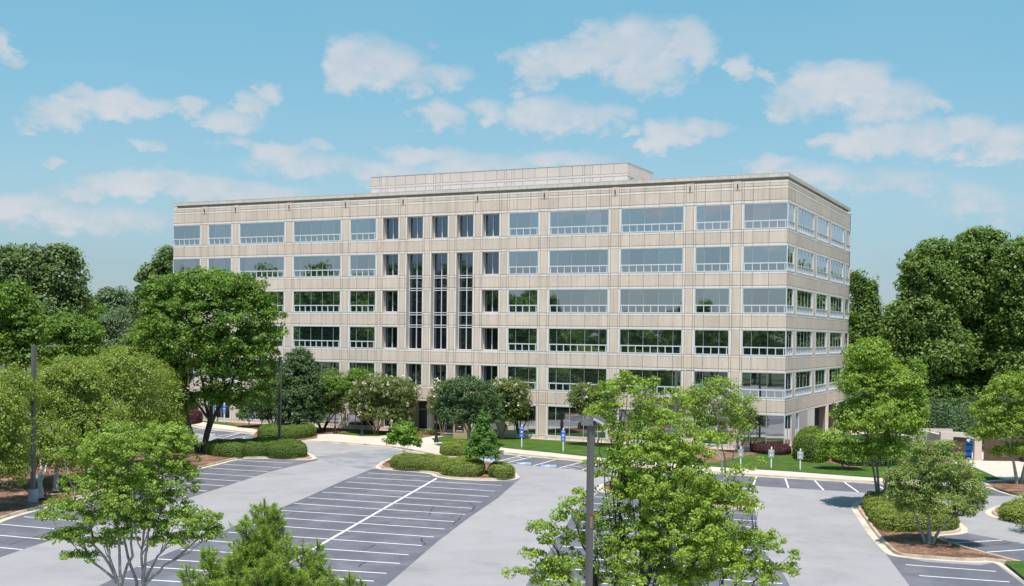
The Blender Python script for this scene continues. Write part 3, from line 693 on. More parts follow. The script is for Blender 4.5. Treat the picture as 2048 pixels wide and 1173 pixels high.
for z0, z1 in ((4.88, 5.16),): MB().box(px0, px1, py0-.01, py0+.06, z0+.015, z1-.015).box(px1-.06, px1+.01, py0+.06, py1, z0+.015, z1-.015).build('penthouse_band', M['pentlow'], BL)
yy = py0+.06
for i in range(6):
    w_ = (py1-py0-.06)/6
    for z0, z1 in ((5.16, 6.3), (2.5, 4.88)):
        o = link('penthouse_panel', box_mesh(w_-GAP, z1-z0-GAP, .05, 'pent'), BL); o.location = (px1, yy+w_/2, (z0+z1)/2); o.rotation_euler = (0, 0, math.pi/2)
    yy += w_
MB().box(px0-.03, px1+.03, py0-.03, py1+.03, 6.3, 6.36).build('penthouse_coping', M['greyframe'], BL)
lp = MB().box(-.06, .06, -.06, .06, 0, .12).tube([(0, 0, .06), (.35, 0, .02)], .05, 6).build('wall_lamp', M['pole'], BL, (px1+.03, py0+.9, 4.6))

# ------------------------------------------------------------------ foliage
def leaves(C, Nn, size, aspect=.62, up=.55, jitter=.9):
    n = len(C)
    nr = Nn*(1-up)+np.array([0, 0, 1.])*up+rng.normal(0, jitter*.5, (n, 3)); nr /= np.linalg.norm(nr, axis=1)[:, None]
    t = rng.normal(size=(n, 3)); t -= (t*nr).sum(1)[:, None]*nr; t /= np.linalg.norm(t, axis=1)[:, None]
    b = np.cross(nr, t); s = (size*rng.uniform(.5, 1.5, n))[:, None]
    V = np.stack([C-t*s*.5, C+b*s*aspect*.5-nr*s*.08, C+t*s*.5-nr*s*.05, C-b*s*aspect*.5-nr*s*.08], 1)
    return V.reshape(-1, 3)
def quads(nl): return np.arange(nl*4).reshape(-1, 4)
def rand_dirs(n):
    d = rng.normal(size=(n, 3)); return d/np.linalg.norm(d, axis=1)[:, None]
def lump(d, seed):
    r = np.random.default_rng(seed); s = np.zeros(len(d))
    for k in range(5):
        w = r.normal(size=3)*(2.+k); s += np.sin(d@w+r.uniform(0, 6.28))/(1.6+k)
    return 1+.13*s
def crown_points(blobs, ncl, seed, core=.45):
    vol = np.array([(b[3]*b[4]+b[4]*b[5]+b[3]*b[5])*(b[6] if len(b) > 6 else 1.) for b in blobs]); cnt = np.maximum(4, (vol/vol.sum()*ncl).astype(int))
    C = []; Nn = []
    for i, (b, k) in enumerate(zip(blobs, cnt)):
        d = rand_dirs(int(k)); d[:, 2] = np.where(d[:, 2] < -.6, -d[:, 2]*.6, d[:, 2]); r = (rng.uniform(core**3, 1, int(k))**(1/3)*lump(d, seed+i))[:, None]
        C.append(np.array(b[:3])+d*r*np.array(b[3:6])); Nn.append(d)
    return np.concatenate(C), np.concatenate(Nn)
def foliage(blobs, ncl, nleaf, cr, size, seed, flat=.55, core=.45, up=.5, tone_sp=.25, aspect=.62):
    """clumps of leaves through the crown; each clump is a flattened tuft of separate leaves"""
    C, Nn = crown_points(blobs, ncl, seed, core)
    k = len(C); off = rng.normal(size=(k, nleaf, 3)); off /= np.linalg.norm(off, axis=2)[:, :, None]
    off *= rng.uniform(.25, 1, (k, nleaf, 1))**.5
    rad = cr*rng.uniform(.6, 1.35, (k, 1, 1)); P_ = C[:, None, :]+off*rad*np.array([1, 1, flat])
    N2 = (Nn[:, None, :]*.5+off*.8).reshape(-1, 3)
    V = leaves(P_.reshape(-1, 3), N2, size, aspect, up)
    tn = np.clip(np.repeat(rng.beta(2, 2, k), nleaf)*.75+.125+rng.normal(0, tone_sp*.5, k*nleaf), 0, 1)
    return V, quads(k*nleaf), np.repeat(tn, 4), C
def bez(a, b, c, n):
    t = np.linspace(0, 1, n)[:, None]; return (1-t)**2*a+2*t*(1-t)*b+t*t*c
def tubes_np(paths):               # [(pts, radii, sides)]
    V = []; F = []; k0 = 0
    for pts, rad, n in paths:
        m_ = len(pts); t = np.gradient(pts, axis=0); t /= np.linalg.norm(t, axis=1)[:, None]+1e-9
        a = np.cross(t, np.array([.13, .97, .2])); a /= np.linalg.norm(a, axis=1)[:, None]+1e-9; b = np.cross(t, a)
        w = np.arange(n)*2*math.pi/n
        ring = pts[:, None, :]+rad[:, None, None]*(a[:, None, :]*np.cos(w)[None, :, None]+b[:, None, :]*np.sin(w)[None, :, None])
        V.append(ring.reshape(-1, 3)); i = np.arange(m_-1)[:, None]*n; j = np.arange(n)[None, :]; j2 = (j+1) % n
        F.append(np.stack([i+j, i+j2, i+n+j2, i+n+j], -1).reshape(-1, 4)+k0); k0 += m_*n
    return np.concatenate(V), np.concatenate(F)
def skeleton(base, fork, blobs, C, r0, stems=1, twigs=160, seed=1, spread=.5, tw=.012):
    if stems > 1: stems = min(stems, len(blobs))
    rg = np.random.default_rng(seed); paths = []; base = np.array(base, float); fork = np.array(fork, float)
    pts = np.linspace(base, fork, 6)+np.concatenate([[np.zeros(3)], rg.normal(0, r0*.15, (5, 3))*np.array([1, 1, 0])])
    if stems == 1:
        rr_ = np.linspace(r0*1.0, r0*.72, 6); rr_[0] = r0*1.45; paths.append((pts, rr_, 10)); tops = [pts[-1]]*len(blobs)
    else:
        tops = []
        st = []
        for i in range(stems):
            w = i*2*math.pi/stems+rg.uniform(-.3, .3); b0 = base+np.array([math.cos(w), math.sin(w), 0])*r0*.8
            f0 = fork+np.array([math.cos(w), math.sin(w), 0])*spread*rg.uniform(.6, 1.2); mid = (b0+f0)/2+np.array([math.cos(w), math.sin(w), 0])*(-spread*.15)
            q = bez(b0, mid, f0, 6); paths.append((q, np.linspace(r0*.55, r0*.34, 6), 7)); st.append(q[-1])
        tops = list(st)
    limb = []; BC = np.array([b[:3] for b in blobs], float); kk = min(len(BC), max(3, stems, len(BC)//3))
    cn_ = BC[rg.choice(len(BC), kk, replace=False)]
    for _ in range(6):
        own = np.linalg.norm(BC[:, None]-cn_[None], axis=2).argmin(1); cn_ = np.array([BC[own == g].mean(0) if (own == g).any() else cn_[g] for g in range(kk)])
    prim = []
    for g in range(kk):
        if stems == 1: tp = tops[0]
        else:
            if g == 0: free = list(range(len(tops)))
            pool = free if free else list(range(len(tops))); k_ = min(pool, key=lambda t_: np.linalg.norm(tops[t_][:2]-cn_[g][:2])); tp = tops[k_]
            if free: free.remove(k_)
        c_ = tp+(cn_[g]-tp)*.92; L_ = np.linalg.norm(c_-tp)
        mid = tp*.5+c_*.5+np.array([0, 0, .10*L_])*(1 if cn_[g][2] < tp[2]+.3*L_ else -.5)+rg.normal(0, .06*L_, 3)
        q = bez(tp, mid, c_, 12); q[2:-1] += rg.normal(0, .012*L_, (9, 3)); rb = r0*(.46 if stems == 1 else .34)
        paths.append((q, np.linspace(rb, rb*.30, 12), 7)); limb.append(q); prim.append((q, np.linspace(rb, rb*.30, 12)))
    for i, b in enumerate(blobs):
        q0, r_0 = prim[own[i]]; c_ = BC[i]+np.array([0, 0, b[5]*.5]); j = int(rg.integers(4, 9)); s_ = q0[j]; L_ = np.linalg.norm(c_-s_)
        mid = s_*.5+c_*.5+rg.normal(0, .07*L_, 3)+np.array([0, 0, -.05*L_])
        q = bez(s_, mid, c_, 9); q[2:-1] += rg.normal(0, .012*L_, (6, 3)); paths.append((q, np.linspace(r_0[j]*.7, r_0[j]*.12, 9), 6)); limb.append(q)
    LP = np.concatenate([q[2:] for q in limb])
    idx = rg.choice(len(C), min(twigs, len(C)), replace=False)
    for i in idx:
        c_ = C[i]; dd = np.linalg.norm(LP-c_, axis=1)+np.maximum(0, LP[:, 2]-c_[2])*1.5; s_ = LP[dd.argmin()]
        mid = (s_+c_)/2+rg.normal(0, .08, 3)*np.linalg.norm(c_-s_)
        q = bez(s_, mid, c_, 4); r_ = tw*(1+np.linalg.norm(c_-s_)*.6); paths.append((q, np.linspace(r_, r_*.3, 4), 3))
    return tubes_np(paths)
def wblobs(px, dist, dz=0.):       # (x,y,rx,ry[,depth offset]) in photograph pixels at a distance -> ellipsoids in metres
    o = []
    for b in px:
        d = dist+(b[4] if len(b) > 4 else 0.); c_ = at(b[0], b[1], d); s = d/FOC
        o.append((c_[0], c_[1], c_[2], b[2]*s, b[2]*s, b[3]*s, b[5] if len(b) > 5 else 1.))
    return o
def tree(name, label, base, px, lm, dist=None, ncl=300, nleaf=40, cr=.5, size=.14, bark='bark', r0=.2, forkh=.3, stems=1, twigs=160, seed=1, flat=.55, core=.45, up=.5, spread=.5, group=None, extra=None, aspect=.62, tw=.012, cat='tree', tsp=.25, bs=1.07):
    base = np.array(base, float); dist = dist or depth(base)
    bl = wblobs(px, dist) if np.max(np.abs(px[0][:2])) > 30 else px
    bl = [(b[0], b[1], b[2], b[3]*bs, b[4]*bs, b[5]*bs)+tuple(b[6:]) for b in bl]
    V, F, T, C = foliage(bl, ncl, nleaf, cr, size, seed, flat, core, up, tsp, aspect)
    root = empty(name, tuple(base)); tag(root, label, cat, group)
    zt = base[2]+(np.mean([b[2] for b in bl])-base[2])*forkh; cxy = np.mean([b[:2] for b in bl], axis=0)
    fk = np.array([base[0]*.85+cxy[0]*.15, base[1]*.85+cxy[1]*.15, zt])
    TV, TF = skeleton(base, fk, bl, C, r0, stems, twigs, seed, spread, tw)
    link('crown', np_mesh('crown', V-base, F, M[lm], T), root)
    link('trunk', np_mesh('trunk', TV-base, TF, M[bark], smooth=True), root)
    if extra: extra(root, base, bl, C)
    return root
def copy_tree(o, loc, rz, sc, label=None, group=None, szc=None):
    c_ = o.copy(); COL.objects.link(c_); c_.location = loc; c_.rotation_euler = (0, 0, rz); c_.scale = (sc, sc, (szc or sc))
    if label: c_['label'] = label
    if group: c_['group'] = group
    for ch in o.children:
        k = ch.copy(); COL.objects.link(k); k.parent = c_
    return c_
def B(x, y, z=WK): p = gp(x, y, z); return (p[0], p[1], z-.03)
def Bd(x, dist, z=G):              # trunk foot at a viewing distance
    a = at(x, 700, dist); return (a[0], a[1], z)

# --- foreground
tree('maple_tree', 'small grey-barked maple in front of the left stalls, forked trunk meeting the bottom edge', Bd(272, 38, G+.3),
     [(270,990,70,55),(185,975,55,42),(345,955,60,48),(310,890,60,42),(205,915,50,35),(370,1040,55,32),(130,1020,45,24),(345,885,50,30),(150,1070,45,16),(265,900,60,30),(405,1062,38,20),(290,1050,50,30),(215,1040,45,30),(120,905,16,12),(185,890,20,12),(270,960,110,80,0,.35),(230,1020,90,40,0,.5),(330,1020,70,40,0,.5),(270,880,90,30,0,.4),(120,1075,34,10),(160,1112,40,10),(200,1085,40,12),(240,1070,36,14),(330,1080,40,14),(380,1078,34,14),(425,1075,22,10),(95,1030,18,10),(435,1035,18,8),(345,860,24,12),(240,860,26,12),(380,880,18,10)],
     'l_maple', 38, 1350, 48, .19, .078, 'barkgrey', .16, .42, 3, 420, 11, core=.45, up=.38, spread=.35, tw=.010)
tree('maple_tree', 'large bright green maple with sparse lopsided lower branches beside the near finned lamp post', Bd(1255, 31, G+.2),
     [(1250,800,70,42,0,.55),(1325,842,72,45,0,.6),(1390,890,55,42,0,.6),(1290,895,90,52,0,.5),(1215,780,26,24,0,.6),(1290,775,36,26,0,.6),(1360,800,34,26,0,.5),(1430,870,30,26,0,.5),(1480,950,34,26,0,.5),(1590,1110,16,12),(1340,975,105,62),(1445,1000,70,48),(1235,945,45,35),(1395,1080,110,62),(1510,1085,55,35),(1270,1110,80,55),(1135,1128,60,26),(1095,1062,36,17),(1150,1010,36,14),
      (1180,930,26,18),(1450,1150,120,45),(1300,1165,130,45),(1200,850,42,36),(1195,1045,45,24),(1120,1160,60,20),(1080,1055,26,12),(1105,1085,34,14),(1140,1030,34,12),(1060,1108,34,12),(1040,1145,34,12),(1165,985,22,10),(1150,1075,34,14),(1100,1130,34,14),(1255,760,30,18),(1560,1140,40,20),(1320,930,110,90,0,.8),(1360,1060,130,90,0,1.),(1260,1000,80,60,0,.6),(1420,1110,110,60,0,1.),(1270,1080,90,60,0,.8)],
     'l_nearmaple', 31, 2250, 46, .165, .068, 'barkdark', .17, .36, 4, 700, 12, bs=1.0, core=.4, up=.38, spread=.6, tw=.009)
# --- pine at the bottom
def pine(base, tips, dist, seed, label):
    rg = np.random.default_rng(seed); base = np.array(base); paths = []; Cs = []; Ds = []
    top = [at(x, y, dist+dd) for x, y, dd, h, r in tips]
    trunk = np.linspace(base, top[0], 12); paths.append((trunk, np.linspace(.11, .012, 12), 7))
    for k, ((x, y, dd, h, r), t) in enumerate(zip(tips, top)):
        root_ = np.array([t[0], t[1], t[2]-h]) if k == 0 else trunk[max(1, int(np.clip((t[2]-h*1.15-base[2])/(top[0][2]-base[2])*11, 1, 9)))]
        ax = bez(root_, np.array([t[0], t[1], t[2]-h*.9]), t, 14)
        if k: paths.append((ax, np.linspace(.045, .008, 14), 5))
        for i in range(int(h*58)):
            f_ = rg.uniform(.12, 1)**.8; p_ = ax[min(13, int(f_*13))]; w = rg.uniform(0, 6.28); ln = r*(1.12-f_)*rg.uniform(.5, 1.25)+.06
            d_ = np.array([math.cos(w), math.sin(w), rg.uniform(.25, .8)]); e_ = p_+d_*ln
            q = bez(p_, p_+d_*ln*.5-np.array([0, 0, .06*ln]), e_, 4); paths.append((q, np.array([.011, .009, .006, .004]), 3))
            for g_ in (1., .78, .55, .34):
                if ln*g_ > .12 or g_ == 1.: Cs.append(p_+(e_-p_)*g_+rg.normal(0, .03, 3)); Ds.append(d_*.6+np.array([0, 0, .5]))
        Cs.append(t); Ds.append(np.array([0, 0, 1.])); Cs.append(t-np.array([0, 0, .1])); Ds.append(np.array([0, 0, 1.]))
    Cs = np.array(Cs); Ds = np.array(Ds); nn = 40; k = len(Cs)
    Ds /= np.linalg.norm(Ds, axis=1)[:, None]; dirs = Ds[:, None, :]*.75+rg.normal(0, .62, (k, nn, 3)); dirs /= np.linalg.norm(dirs, axis=2)[:, :, None]
    o_ = Cs[:, None, :]-Ds[:, None, :]*rg.uniform(0, .14, (k, nn, 1)); ln = rg.uniform(.07, .135, (k, nn, 1)); e_ = o_+dirs*ln
    sd = np.cross(dirs, rg.normal(size=(k, nn, 3))); sd /= np.linalg.norm(sd, axis=2)[:, :, None]; sd *= .0055
    V = np.stack([o_-sd, o_+sd, e_], 2).reshape(-1, 3); F = np.arange(len(V)).reshape(-1, 3)
    T = np.clip(np.repeat(rg.beta(2, 2, k), nn)+rg.normal(0, .15, k*nn), 0, 1)
    root = empty('pine_tree', tuple(base)); tag(root, label, 'tree')
    TV, TF = tubes_np(paths); link('crown', np_mesh('crown', V-base, F, M['l_pine'], np.repeat(T, 3)), root); link('trunk', np_mesh('trunk', TV-base, TF, M['barkdark'], smooth=True), root)
pine(Bd(545, 25, G), [(529,1000,0,1.9,1.0),(551,1010,.2,1.2,.5),(492,1030,-.3,1.6,.8),(418,1095,.3,1.3,.75),(606,1092,-.2,1.2,.6),(635,1080,.2,1.5,.6),(574,1072,-.5,1.2,.55),(470,1105,-.6,1.3,.8),(540,1105,-.8,1.3,.8),(660,1140,.1,1.,.5),(372,1130,0,1.,.5),
     (440,1130,.5,1.2,.7),(505,1080,.6,1.3,.8),(600,1140,-.7,1.2,.7),(515,1140,-.9,1.2,.8),(430,1170,-.4,1.,.7),(640,1160,-.5,1.,.5)], 25, 31, 'bushy young pine with several tips rising from the bottom edge before the double stall row')
pine(Bd(706, 25.5, G), [(699,1146,0,1.2,.45),(721,1158,.2,1.,.4),(676,1160,-.2,1.,.4)], 25.5, 32, 'tip of a young pine showing just above the bottom edge, right of the bushy pine')

# --- lamp posts
def lamp_arm(o, h, dirs):
    for dx_, dy_ in dirs:
        MB().tube([(0, 0, h-.12), (dx_*.5, dy_*.5, h-.02), (dx_*.9, dy_*.9, h)], .035, 6).build('arm', M['pole'], o)
        mb = MB(); c_ = Vector((dx_, dy_, 0)); s_ = Vector((-dy_, dx_, 0)).normalized(); u = c_.normalized()
        a = u*.85+s_*.14; b = u*1.55+s_*.11; z0, z1 = h-.04, h+.05
        for k_ in (0,):
            v = [u*.85-s_*.14, u*1.55-s_*.10, u*1.55+s_*.10, u*.85+s_*.14]
            q = len(mb.v); mb.v += [(p_.x, p_.y, z0) for p_ in v]+[(p_.x, p_.y, z1) for p_ in v]
            for f in ((0,3,2,1),(4,5,6,7),(0,1,5,4),(1,2,6,5),(2,3,7,6),(3,0,4,7)): mb.f.append(tuple(q+i for i in f)); mb.m.append(0)
        mb.build('lamp_head', M['fixture'], o)
def lamp_post(base, ztop, label, dirs, conc=True, w=.11):
    o = empty('lamp_post', tuple(base)); tag(o, label, 'lamp post', 'parking lot lamp posts'); h = ztop-base[2]
    if conc: MB().tube([(0, 0, -.1), (0, 0, .82)], .30, 20).build('concrete_base', M['concbase'], o, smooth=False)
    z0 = .8 if conc else 0
    MB().box(-w*1.6, w*1.6, -w*1.6, w*1.6, z0, z0+.06).build('base_plate', M['pole'], o)
    p_ = MB().box(-w, w, -w, w, z0+.06, h).build('pole', M['pole'], o)
    if dirs: lamp_arm(o, h, dirs)
    return o
b_ = B(66, 1004); zt = at(69, 692, depth(b_))[2]
lamp_post(b_, zt, 'square bronze lamp post on a round concrete base in the pine straw bed', [(RX[0]*.48, RX[1]*.48)])
b_ = B(559, 897); zt = at(559, 714, depth(b_))[2]
lamp_post(b_, zt, 'bronze lamp post rising from the hedge beside the big dark-trunked maple', [(.6, .2)], False, .10)
b_ = B(1350, 926); zt = at(1350, 741, depth(b_))[2]
lamp_post(b_, zt, 'slim lamp post with two level arms in front of the second storey windows', [(RX[0]*.8, RX[1]*.8), (-RX[0]*.6, -RX[1]*.6)], False, .09)
b_ = Bd(250, 128); zt = at(250, 661, 128)[2]
lamp_post(b_, zt, 'distant lamp post half sunk in the pale trees left of the building', [(-.8, 0)], False, .07)
# near post with louvred heads
nb = Bd(1184, 29.5); zt = at(1184, 851, 29.5)[2]
o = empty('lamp_post', nb); tag(o, 'nearest bronze lamp post carrying three finned flood heads, before the sparse maple', 'lamp post', 'parking lot lamp posts'); h = zt-nb[2]
pl = MB().box(-.068, .068, -.068, .068, 0, h).build('pole', M['pole'], o); pl.rotation_euler = (0, 0, math.radians(58)); MB().tube([(0, 0, 0), (0, 0, .8)], .3, 20).build('concrete_base', M['concbase'], o)
MB().box(-.09, .09, -.09, .09, h, h+.03).build('pole_cap', M['pole'], o)
MB().box(-.03, .03, -.0735, -.0685, h-2.62, h-2.32).build('id_label', mat('faded_orange_label', (.30, .19, .12), .7), pl)
MB().box(-.04, .04, -.0735, -.0685, h-2.30, h-2.24).build('id_label', mat('red_label', (.35, .05, .04), .7), pl)
def flood(par, yaw, tiltx, col, dz=0., off=.28):
    r = Matrix.Rotation(yaw, 4, 'Z') @ Matrix.Translation((off, 0, h+.06+dz)) @ Matrix.Rotation(tiltx, 4, 'Y')
    mb = MB().box(-.15, .15, -.14, .14, -.045, .015, 0)
    ob = mb.build('lamp_head', [M[col]], par); ob.matrix_local = r
    fn = MB()
    for i in range(9): y_ = -.13+i*.0325; fn.box(-.14, .14, y_-.005, y_+.005, .015, .08)
    fn.build('cooling_fins', M['fixture'], ob)
    MB().box(-.3, -.15, -.03, .03, -.04, .0).build('bracket', M['pole'], ob)
flood(o, math.radians(205.8), math.radians(-2), 'fixture', -.02, .10); flood(o, math.radians(15), math.radians(26), 'fixlight', .06, .22); flood(o, math.radians(110), math.radians(-16), 'fixture', .05, .14)

# --- hedges
def hedge(label, px, h, lm, dens=900, size=.070, z=WK, cat='hedge', rnd=.42, name='hedge', lean=None, wob=.16):
    """px: outline of the hedge foot in photograph pixels; clipped top with rounded shoulders"""
    poly = chaikin(P(px, z), True, 2)
    if area(poly) < 0: poly = poly[::-1]
    pa = np.array(poly); cen = pa.mean(0); lv = [(0., 0.05), (.45, 0.), (.78, rnd*.22), (.93, rnd*.6), (1., rnd*1.25)]
    rings = []
    for f_, ins in lv:
        q = np.array(offset(poly, ins, True)); q = np.where(np.linalg.norm(q-cen, axis=1)[:, None] > 1e-6, q, cen); rings.append(np.c_[q, np.full(len(q), f_*h)])
    n = len(poly); V = np.concatenate(rings+[np.array([[cen[0], cen[1], h]])]); Fq = []; Ft = []
    # leaf scatter over sides and top
    tri = []
    for r_ in range(len(lv)-1):
        for i in range(n):
            a, b, c2, d2 = r_*n+i, r_*n+(i+1) % n, (r_+1)*n+(i+1) % n, (r_+1)*n+i; tri += [(a, b, c2), (a, c2, d2)]; Fq.append((a, b, c2, d2))
    import bmesh
    bm = bmesh.new(); vs = [bm.verts.new(p_) for p_ in rings[-1]]; bm.faces.new(vs); bmesh.ops.triangulate(bm, faces=bm.faces[:]); bm.verts.index_update()
    toff = (len(lv)-1)*n
    for f in bm.faces: t_ = tuple(toff+v.index for v in f.verts); tri.append(t_); Ft.append(t_)
    bm.free()
    tri = np.array(tri); A_, B_, C_ = V[tri[:, 0]], V[tri[:, 1]], V[tri[:, 2]]; cr_ = np.cross(B_-A_, C_-A_); ar = np.linalg.norm(cr_, axis=1)/2; tot = ar.sum(); k = int(tot*dens)
    pk = rng.choice(len(tri), k, p=ar/tot); u = rng.uniform(0, 1, (k, 2)); s_ = np.sqrt(u[:, :1]); nrm = cr_[pk]/(2*ar[pk][:, None]+1e-9)
    p_ = A_[pk]*(1-s_)+B_[pk]*s_*(1-u[:, 1:])+C_[pk]*s_*u[:, 1:]
    wv = (np.sin(p_[:, 0]*2.3+1)*np.sin(p_[:, 1]*2.9)+np.sin(p_[:, 0]*5.1)*np.sin(p_[:, 1]*4.3+2)*.5+np.sin(p_[:, 0]*.9)*.8)*wob
    p_ += nrm*(rng.uniform(-.07, .07, k)+wv*.5)[:, None]
    base = np.array([cen[0], cen[1], z]); p_[:, :2] -= cen
    VV = leaves(p_, nrm, size, .6, .18, .75); T = np.clip(.5+wv*1.2/max(wob, .01)*.12+rng.normal(0, .2, k), 0, 1)
    root = empty(name, (cen[0], cen[1], z)); tag(root, label, cat)
    link('leaves', np_mesh('leaves', VV, quads(k), M[lm], np.repeat(T, 4)), root)
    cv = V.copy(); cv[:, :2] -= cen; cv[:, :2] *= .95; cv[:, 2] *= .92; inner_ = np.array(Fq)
    me = bpy.data.meshes.new('dark_core'); me.from_pydata(cv.tolist(), [], Fq+Ft); me.materials.append(M['hedgecore']); link('dark_core', me, root)  # solid hull closing gaps between leaves, interior shade put into its dark colour
    return root
hedge('low clipped hedge under the bright round sapling, on the island before the entrance', [(778,936),(790,928),(840,926),(900,932),(905,944),(885,944),(800,939)], .85, 'l_hedge')
hedge('rounded clipped hedge left of the upright sapling trunk on the centre island', [(884,950),(893,938),(940,934),(972,938),(968,955),(925,955),(900,953.5)], .85, 'l_hedge')
hedge('short clipped hedge block at the very right tip of the centre island', [(974,953),(978,941),(1005,942),(1029,949),(1025,957),(990,958)], .8, 'l_hedge')
hedge('clipped hedge at the foot of the round dark holly by the tan sign', [(879,910),(885,901),(925,899),(985,902),(980,909),(950,914),(905,913.5)], .8, 'l_hedge')
hedge('long shaded hedge beyond the lamp post, at the kerb of the left walk', [(512,876),(520,867),(560,864),(630,866),(632,873),(600,880),(530,881)], 1.0, 'l_hedgegreen')
hedge('clipped L-shaped hedge running from the big maple to the island tip', [(405,906),(420,900),(470,899),(540,894),(600,901),(616,908),(611,916),(570,917.5),(505,912),(470,917),(420,912)], 1.0, 'l_hedgegreen')
hedge('broad yellow-green hedge on the island with the olive multi-stem tree', [(1722,1012),(1732,1003),(1790,1003),(1880,1028),(1921,1050),(1915,1062),(1830,1066),(1760,1064),(1735,1035)], .75, 'l_hedge', 700, .075)
hedge('loose green hedge on the small island at the right edge', [(1994,1036),(2003,1022),(2050,1015),(2130,1018),(2160,1040),(2100,1050),(2040,1045)], .6, 'l_hedge', 420, .10)
hedge('burgundy clipped shrub bank against the corner window', [(1495,905),(1510,896),(1560,898),(1583,906),(1578,912),(1530,911)], .75, 'l_red', cat='shrub', name='shrub')
hedge('burgundy shrub bank behind the trunk of the big left maple', [(358,846),(365,837),(400,838),(405,846),(380,850)], 1.3, 'l_red', 260, .14, cat='shrub', name='shrub')
hedge('large ball-shaped evergreen shrub at the building corner', [(1586,920),(1592,903),(1630,898),(1662,908),(1660,926),(1622,928)], 2.3, 'l_hedgegreen', 420, .11, cat='shrub', rnd=1.0, name='shrub')
hedge('low dark hedge beside the multi-trunk tree right of the corner shrub', [(1660,925),(1665,908),(1740,905),(1830,912),(1835,930),(1760,935),(1700,934)], 1.8, 'l_holly', 200, .16, rnd=.7, wob=.25)
hedge('tall dark evergreen hedge behind the waste enclosure', [(1815,898),(1820,886),(1900,884),(2080,888),(2080,898),(1960,902)], 4.6, 'l_holly', 190, .22, rnd=.8, wob=.45)
hedge('low ground cover on the island hidden behind the foreground maple', [(1215,983),(1225,972),(1300,968),(1420,976),(1500,1000),(1500,1012),(1400,1010),(1280,998)], .75, 'l_hedge', 250)
# flower bed planting
o = empty('flower_planting', (*gp(850, 868, WK), WK)); tag(o, 'low mixed planting of grey-green and red-tinged perennials by the entrance path', 'plants')
fp = np.array(P([(835,876),(885,868.8),(876,863),(851,859),(826,862),(815,870)], WK)); pts_ = []
while len(pts_) < 2600:
    w = rng.dirichlet(np.ones(6)*.6); pts_.append((*(w@fp), 0.))
pts_ = np.array(pts_)-np.array([*gp(850, 868, WK), 0]); pts_[:, 2] = rng.uniform(.05, .35, len(pts_))
link('leaves', np_mesh('leaves', leaves(pts_, rand_dirs(len(pts_)), .12), quads(len(pts_)), M['l_crape'], np.repeat(rng.uniform(0, 1, len(pts_)), 4)), o)

# --- planted trees round the building
tree('maple_tree', 'big round-crowned maple with dark forked trunk, covering the left end of the building', B(402, 905),
     [(368,600,72,50),(455,630,85,60),(325,655,48,50),(420,715,115,62),(520,680,42,48),(335,755,48,36),(480,765,78,40),(420,800,70,22),(425,580,60,34),(308,600,32,40),(540,645,24,42),(300,700,28,38),(380,540+18,45,18),(500,600,40,28),(365,690,80,60),(420,650,130,90,0,.7),(480,720,80,50),(300,740,34,30),(500,800,44,22),(440,570,90,30)],
     'l_bigmaple', None, 2300, 36, .58, .24, 'barkdark', .42, .26, 3, 300, 21, spread=1.4, core=.55)
for i, (bx, by, px, lab) in enumerate([
    ((66+16), 1000, [(60,830,75,75,6),(40,900,65,60,5),(105,900,50,55,4)], 'yellow-green willow oak beside the concrete lamp base'),
    (112, 985, [(130,780,70,60,5),(120,850,65,65,5)], 'willow oak just right of the lamp post, in the straw bed'),
    (176, 965, [(190,860,70,65),(170,910,50,45),(150,740+20,40,34)], 'willow oak in the middle of the row above the straw bed'),
    (232, 950, [(240,755,78,52),(230,820,70,62)], 'pale-topped willow oak behind the grey-barked maple'),
    (300, 930, [(305,800,50,62),(320,860,45,45),(270,860,50,45)], 'willow oak at the end of the row next to the big maple'),
    (-16, 1030, [(-10,850,60,85,2),(0,930,45,55,2),(15,790,50,50,4)], 'willow oak cut by the left edge of the photograph'),
    (346, 905, [(345,835,28,42),(335,760,34,36),(325,880,30,26)], 'dark little willow oak tucked under the big maple')]):
    tree('willow_oak', lab, B(bx, by), px, 'l_willow', None, 950, 38, .46, .14, 'barkgrey', .2, .3, 1, 120, 40+i, group='willow oaks in the pine straw bed', flat=.8, bs=1.22)
tree('maple_tree', 'half-bare grey-limbed maple in front of the fourth window bay from the corner, above the lamp', B(1452, 1003),
     [(1425,800,55,35),(1390,805,34,36),(1470,820,42,30),(1440,768,30,15),(1480,862,28,24),(1400,850,32,30),(1500,800,16,10),(1520,925-4,14,8),(1450,880,24,16)],
     'l_maplewarm', None, 420, 28, .40, .13, 'barkgrey', .16, .5, 3, 420, 51, spread=.5, core=.4, tw=.016)
tree('maple_tree', 'bright green upright maple left of the waste enclosure, in front of the dark oaks', B(1760, 1012),
     [(1735,715,42,34),(1718,770,42,42),(1790,765,48,40),(1755,830,80,42),(1715,850,40,36),(1805,850,42,42),(1760,900,52,26),(1700,905,36,20),(1828,812,26,40),(1835,740,14,20),(1748,690,20,14)],
     'l_maple', None, 1500, 36, .40, .15, 'bark', .2, .34, 3, 260, 52, spread=.6)
tree('small_maple', 'low leafy maple between the ball-shaped shrub and the upright maple', B(1690, 940),
     [(1675,885,34,26),(1700,905,34,22),(1655,905,20,18)], 'l_maple', None, 200, 30, .45, .17, 'bark', .1, .3, 3, 60, 53)
tree('multi_stem_tree', 'airy olive-leaved multi-stem tree on the mulched island', B(1858, 1087),
     [(1868,925,62,34),(1825,960,50,34),(1920,975,52,36),(1872,1000,78,32),(1800,990,30,24),(1868,893,42,14),(1945,1005,24,18),(1835,1015,40,20),(1925,1025,24,16),(1790,955,20,16)],
     'l_olive', None, 1300, 34, .28, .10, 'barkgrey', .20, .30, 4, 320, 54, spread=.55, core=.5, tw=.013)
